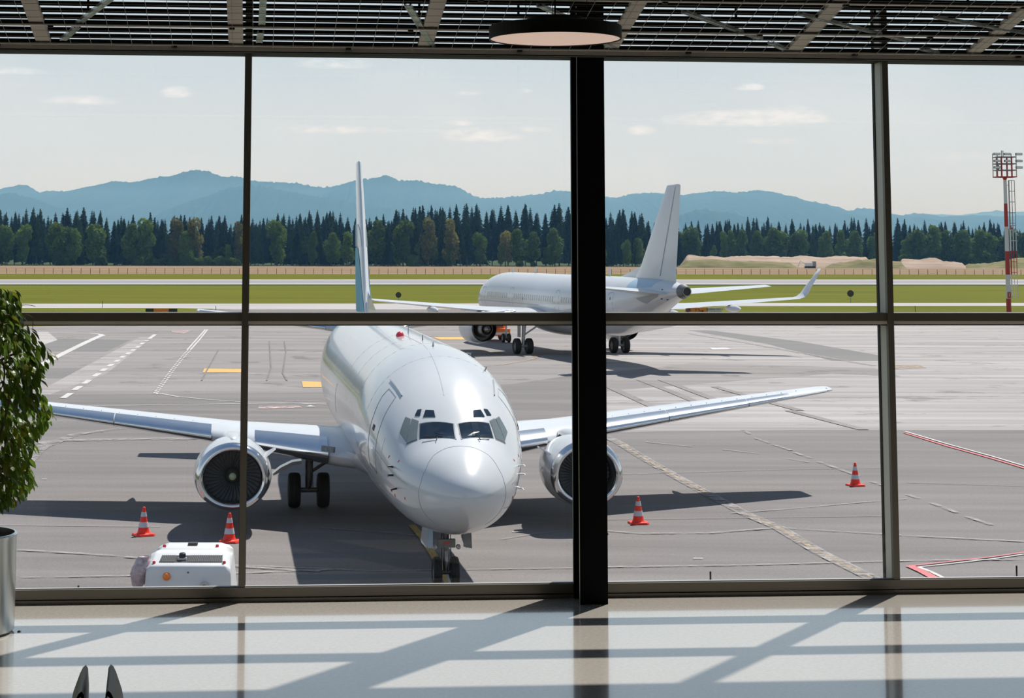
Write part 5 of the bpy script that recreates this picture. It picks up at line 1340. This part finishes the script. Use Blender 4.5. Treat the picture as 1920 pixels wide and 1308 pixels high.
mound('earth_mound', 1800, 1990, 920, 50, [(1800, 495), (1850, 494), (1890, 487), (1930, 484), (1990, 486)], M['weeds'], 'green and brown mound at the foot of the floodlight mast')
x, y = ground(1515, 497); ex = empty('excavator', (x, 880, 0)); K = 880 / 3482; ex.location.x = (1515 - 780) * K
tag(ex, 'small white and grey construction machine on the earth mounds near the raised wingtip', 'excavator')
MB().box(-2.2, 1.2, -1, 1, 1.0, 2.6).build('machine_body', M['white'], ex, bevel=.1)
MB().box(1.25, 2.8, -1, 1, .9, 3.2).build('machine_cab', M['mgrey'], ex, bevel=.1)
MB().tube([(-2, 0, 2), (-4.4, 0, 3.4), (-5.6, 0, .8)], .22, 8).build('machine_boom', M['white'], ex)
MB().box(-2.4, 2.6, -1.3, 1.3, 0, .95).build('machine_tracks', M['dark'], ex, bevel=.2)

# ================================================================== MOUNTAINS
RID = [(-400, 372), (-200, 352), (-100, 366), (-40, 362), (0, 358), (20, 352), (45, 345), (60, 352), (75, 362), (95, 357), (120, 360), (140, 356), (165, 350), (200, 344), (217, 339), (245, 342), (262, 340), (290, 333), (305, 330), (320, 330), (345, 322), (370, 318), (390, 320), (405, 327), (420, 331), (445, 330), (470, 338), (500, 341), (540, 342), (560, 343), (585, 349), (610, 352), (640, 346), (665, 338), (690, 334), (712, 331), (722, 328), (735, 332), (750, 338), (780, 338), (810, 344), (850, 348), (868, 355), (880, 363), (900, 370), (930, 371), (950, 370), (985, 366), (1010, 364), (1040, 357), (1060, 358), (1100, 364), (1125, 367), (1155, 371), (1185, 363), (1215, 361), (1250, 364), (1280, 366), (1310, 362), (1340, 358), (1360, 359), (1380, 362), (1400, 358), (1420, 356), (1440, 358), (1455, 361), (1475, 368), (1500, 374), (1530, 380), (1550, 383), (1570, 391), (1585, 396), (1605, 391), (1635, 391), (1660, 399), (1690, 404), (1715, 400), (1735, 401), (1760, 407), (1800, 404), (1850, 405), (1900, 406), (2000, 400), (2200, 395), (2400, 410)]
SP1 = [(-300, 400), (-60, 372), (0, 364), (20, 361), (45, 367), (80, 378), (120, 392), (180, 430), (2400, 470)]
SP2 = [(150, 460), (260, 420), (310, 395), (350, 378), (400, 362), (430, 352), (470, 347), (510, 352), (560, 362), (620, 372), (700, 385), (800, 400), (900, 420), (1000, 450)]
SP3 = [(1150, 460), (1230, 425), (1270, 406), (1300, 393), (1318, 391), (1350, 396), (1390, 405), (1440, 416), (1500, 430), (1560, 455)]
FAR = [(1300, 440), (1500, 425), (1700, 405), (1740, 402), (1770, 402), (1800, 403), (1840, 398), (1870, 395), (1900, 397), (1950, 396), (2100, 392), (2400, 400)]
def ridge(name, prof, D, depth, lab, u0, u1, nx=260, ny=16, amp=1.0):
    mb = MB(); us = [p[0] for p in prof]; vs_ = [p[1] for p in prof]
    for i in range(nx + 1):
        u = u0 + (u1 - u0) * i / nx; q = at_depth(u, float(np.interp(u, us, vs_)), D); h = max(q.z, 1)
        for j in range(ny + 1):
            t = j / ny; y = D - depth * (1 - t) if t <= 1 else D; x = q.x
            spur = noise.noise(Vector((x * .0016, y * .0005, 1.7))) * .5 + noise.noise(Vector((x * .004, y * .002, 4.1))) * .22
            z = h * (t ** .9) * (1 + spur * (1 - t) * 1.5) + noise.noise(Vector((x * .012, y * .012, 2))) * 10 * amp * (.3 + t * (1 - t) * 3) + noise.noise(Vector((x * .06, y * .06, 8))) * 7.0 * amp + noise.noise(Vector((x * .15, y * .1, 3))) * 5.0 * amp
            mb.v.append((x, y, z if j else -30))
        mb.v.append((q.x, D + depth * .6, -30))
    n = ny + 2
    for i in range(nx):
        for j in range(ny + 1): a = i * n + j; mb.f.append((a, a + n, a + n + 1, a + 1)); mb.m.append(0)
    o = mb.build(name, M['mountain'], smooth=True); tag(o, lab, 'mountain'); return o
ridge('mountain_ridge', RID, 8200, 2600, 'long blue forested mountain ridge across the whole horizon', -400, 2300, 1500, 20)
ridge('mountain_ridge', SP1, 6400, 700, 'nearer blue foothill at the far left under the pointed peak', -300, 200, 260)
ridge('mountain_ridge', SP2, 6300, 900, 'broad nearer blue spur in front of the highest peak, across the left mullion', 150, 1000, 420)
ridge('mountain_ridge', SP3, 5600, 700, 'small rounded blue foothill right of the far airliner tail fin', 1150, 1560, 220)
ridge('mountain_ridge', FAR, 15000, 2500, 'palest most distant mountains low at the right beyond the floodlight mast', 1300, 2400, 120)
# summer haze over the plain and the mountains
hz = bpy.data.materials.new('haze'); hz.use_nodes = True; nt = hz.node_tree; nt.nodes.clear()
oo = nt.nodes.new('ShaderNodeOutputMaterial'); vv = nt.nodes.new('ShaderNodeVolumeScatter'); vv.inputs['Color'].default_value = (0.19, 0.45, 0.80, 1); vv.inputs['Density'].default_value = 1 / 4200.0; vv.inputs['Anisotropy'].default_value = 0.0
nt.links.new(vv.outputs[0], oo.inputs['Volume'])
hb = MB().box(-9000, 9000, 540, 16800, -100, 250).build('haze', hz); tag(hb, 'thin bluish summer haze lying over the woods and mountains', 'haze', None, 'stuff')

# ================================================================== PLANT AND SEATS
pc = at_depth(-66, 1130, 7.95); pc.z = FLOORZ
pot = empty('potted_ficus', pc); tag(pot, 'leafy green potted ficus in a tall steel pot at the left edge by the window', 'potted plant')
PR = .205; PH = (FLOORZ + .40)
MB().lathe([(0, 0), (0, PR - .012), (.012, PR), (.385, PR), (.40, PR + .004), (.405, PR), (.405, PR - .008), (.34, PR - .008)], 64).build('planter', M['pot'], pot, smooth=False)
smooth_by_angle(pot.children[0], 30)
MB().lathe([(.34, PR - .008), (.35, 0)], 32).build('soil', M['soil'], pot)
random.seed(21)
def branch(p, d, L, r, depth, mb, tips):
    pts = [p]; q = p.copy(); dd = d.copy(); n = 6
    for i in range(n):
        dd = (dd + Vector((random.gauss(0, .12), random.gauss(0, .12), -.10 if depth > 0 else .02))).normalized(); q = q + dd * (L / n); q.x = max(-.2, min(.17, q.x)); pts.append(q.copy())
        if depth > 0: tips.append((q.copy(), dd.copy()))
    mb.tube(pts, [r * (1 - .6 * i / n) for i in range(n + 1)], 6)
    if depth < 2:
        for _ in range(7 if depth == 0 else 5):
            k = random.randint(2, n); a = random.random() * 6.28; nd = Vector((math.cos(a), math.sin(a), random.uniform(-.1, .7))).normalized()
            branch(pts[k], nd, L * random.uniform(.35, .55), r * .5, depth + 1, mb, tips)
bm_ = MB(); tips = []
for k in range(4):
    a = k * 1.6; branch(Vector((.03 * math.cos(a), .03 * math.sin(a), .34)), Vector((.14 * math.cos(a), .14 * math.sin(a), 1)).normalized(), .95, .012, 0, bm_, tips)
bm_.build('stems', M['bark'], pot)
lf = MB()
cl_ = (0, 0, .92)
def leaf(p, d, L, mi):
    d = d.normalized(); side_ = d.cross(Vector((random.gauss(0, .4), random.gauss(0, .4), 1))).normalized(); up_ = side_.cross(d)
    o = len(lf.v); W_l = L * .22
    for (t, w, z) in ((0, 0, 0), (.25, .8, .03), (.55, 1, .02), (.82, .55, -.04), (1.0, 0, -.14)):
        c = p + d * (L * t) + up_ * (L * z)
        lf.v += [tuple(c - side_ * W_l * w + up_ * (.03 * w * L)), tuple(c), tuple(c + side_ * W_l * w + up_ * (.03 * w * L))]
    for i in range(4):
        a = o + 3 * i; lf.f += [(a, a + 1, a + 4, a + 3), (a + 1, a + 2, a + 5, a + 4)]; lf.m += [mi, mi]
cnt = 0
while cnt < 3300:
    # drooping, rounded crown
    zz = random.uniform(.52, 1.42); rm = .315 * math.sin(PI * min(1, max(0, (zz - .42) / 1.08))) ** .5 + .03 * math.sin(zz * 23)
    a = random.random() * 6.28; rr = rm * random.uniform(.55, 1.0) ** .6
    p = Vector((rr * math.cos(a), rr * math.sin(a), zz)); L = random.uniform(.035, .06)
    leaf(p, Vector((math.cos(a) * .5 + random.gauss(0, .3), math.sin(a) * .5 + random.gauss(0, .3), -random.uniform(.5, 1.4))), L, 1 if random.random() < .16 else 0); cnt += 1
for (u, v) in ((40, 645), (48, 700), (58, 715), (66, 740), (60, 735), (50, 755), (42, 770), (55, 725), (36, 690), (2, 583), (10, 588), (-5, 590)):
    q = at_depth(u, v, 7.95) - pc
    for _ in range(5): leaf(q + Vector((random.gauss(-.012, .012), random.gauss(0, .03), random.gauss(.01, .015))), Vector((random.uniform(.1, .6), random.gauss(0, .3), -1)), .05, 0)
lf.build('foliage', [M['leaf'], M['leafy']], pot)

# back-to-back seat shells in the lounge, only their far ends in view
def seat_shell(name, sgn, lab):
    D = 3.52; x0 = at_depth(185, 1239, D).x
    t = empty(name, (x0, D, FLOORZ), .14); tag(t, lab, 'seat', 'back-to-back lounge seats'); top = at_depth(182, 1239, D).z - FLOORZ
    off = .0165
    def shell(y0, y1, nm, mm):
        mb = MB(); n = 14; rows = []
        for i in range(n + 1):
            y = y0 + (y1 - y0) * i / n
            # rounded far upper corner
            e = max(0, (y - (y1 - .03)) / .03) if y1 > -.01 else 0
            zt = top - .012 * e * e
            r = []
            for (dx, dz) in ((off, -.62), (off, -.03), (off + .002, -.006), (off + .006, 0), (off + .011, -.004), (off + .016, -.014), (off + .027, -.045), (off + .040, -.11), (off + .070, -.26), (off + .12, -.62)):
                r.append((sgn * dx, y, zt + dz))
            rows.append(r)
        for r in rows: mb.v += r
        k_ = len(rows[0])
        for i in range(n):
            for j in range(k_ - 1): a = i * k_ + j; mb.f.append((a, a + 1, a + k_ + 1, a + k_)); mb.m.append(0)
        mb.f.append(tuple(range(k_))); mb.m.append(0); mb.f.append(tuple(reversed(range(n * k_, (n + 1) * k_)))); mb.m.append(0)
        return smooth_by_angle(mb.build(nm, mm, t), 50)
    shell(-.235, 0.0, 'seat_back', M['chair'])
    shell(-.80, -.275, 'seat_back', M['chair'])
    MB().box(*(sorted((sgn * (off + .003), sgn * (off + .03)))), -.275, -.235, top - .5, top - .03).build('seat_joint', M['chair_in'], t)
    for y in (-.12, -.60): MB().box(*(sorted((sgn * (off + .10), sgn * (off + .56)))), y - .24, y + .10, .40, .46).build('seat_cushion', M['chair'], t, bevel=.02)
    MB().box(*(sorted((sgn * .02, sgn * .40))), -.5, -.44, .33, .40).build('seat_beam', M['chair_in'], t)
    MB().box(*(sorted((sgn * .20, sgn * .26))), -.5, -.44, 0, .34).build('leg', M['chair_in'], t)
    return t
seat_shell('lounge_seat', -1, 'left one of two dark seat backs standing back to back at the lower left')
seat_shell('lounge_seat', 1, 'right one of two dark seat backs standing back to back at the lower left')
x, y = [ (lambda d: (d.x * (FLOORZ - EYE) / d.z, d.y * (FLOORZ - EYE) / d.z))(ray(34, 1184)) ][0]
mb = MB()
random.seed(3)
for i in range(5): a = random.random() * 6; mb.add([(.004 * math.cos(a + k * 1.6) * (1 + i * .3) + i * .001, .012 * math.sin(a + k * 1.6) + .002 * i, .001 + .002 * (k % 2)) for k in range(4)], [(0, 1, 2, 3)])
o = mb.build('dry_leaf', M['bark']); o.location = (x, y, FLOORZ); o.scale = (1, 1, 1); tag(o, 'tiny dry leaf crumb on the floor beside the steel pot', 'leaf')
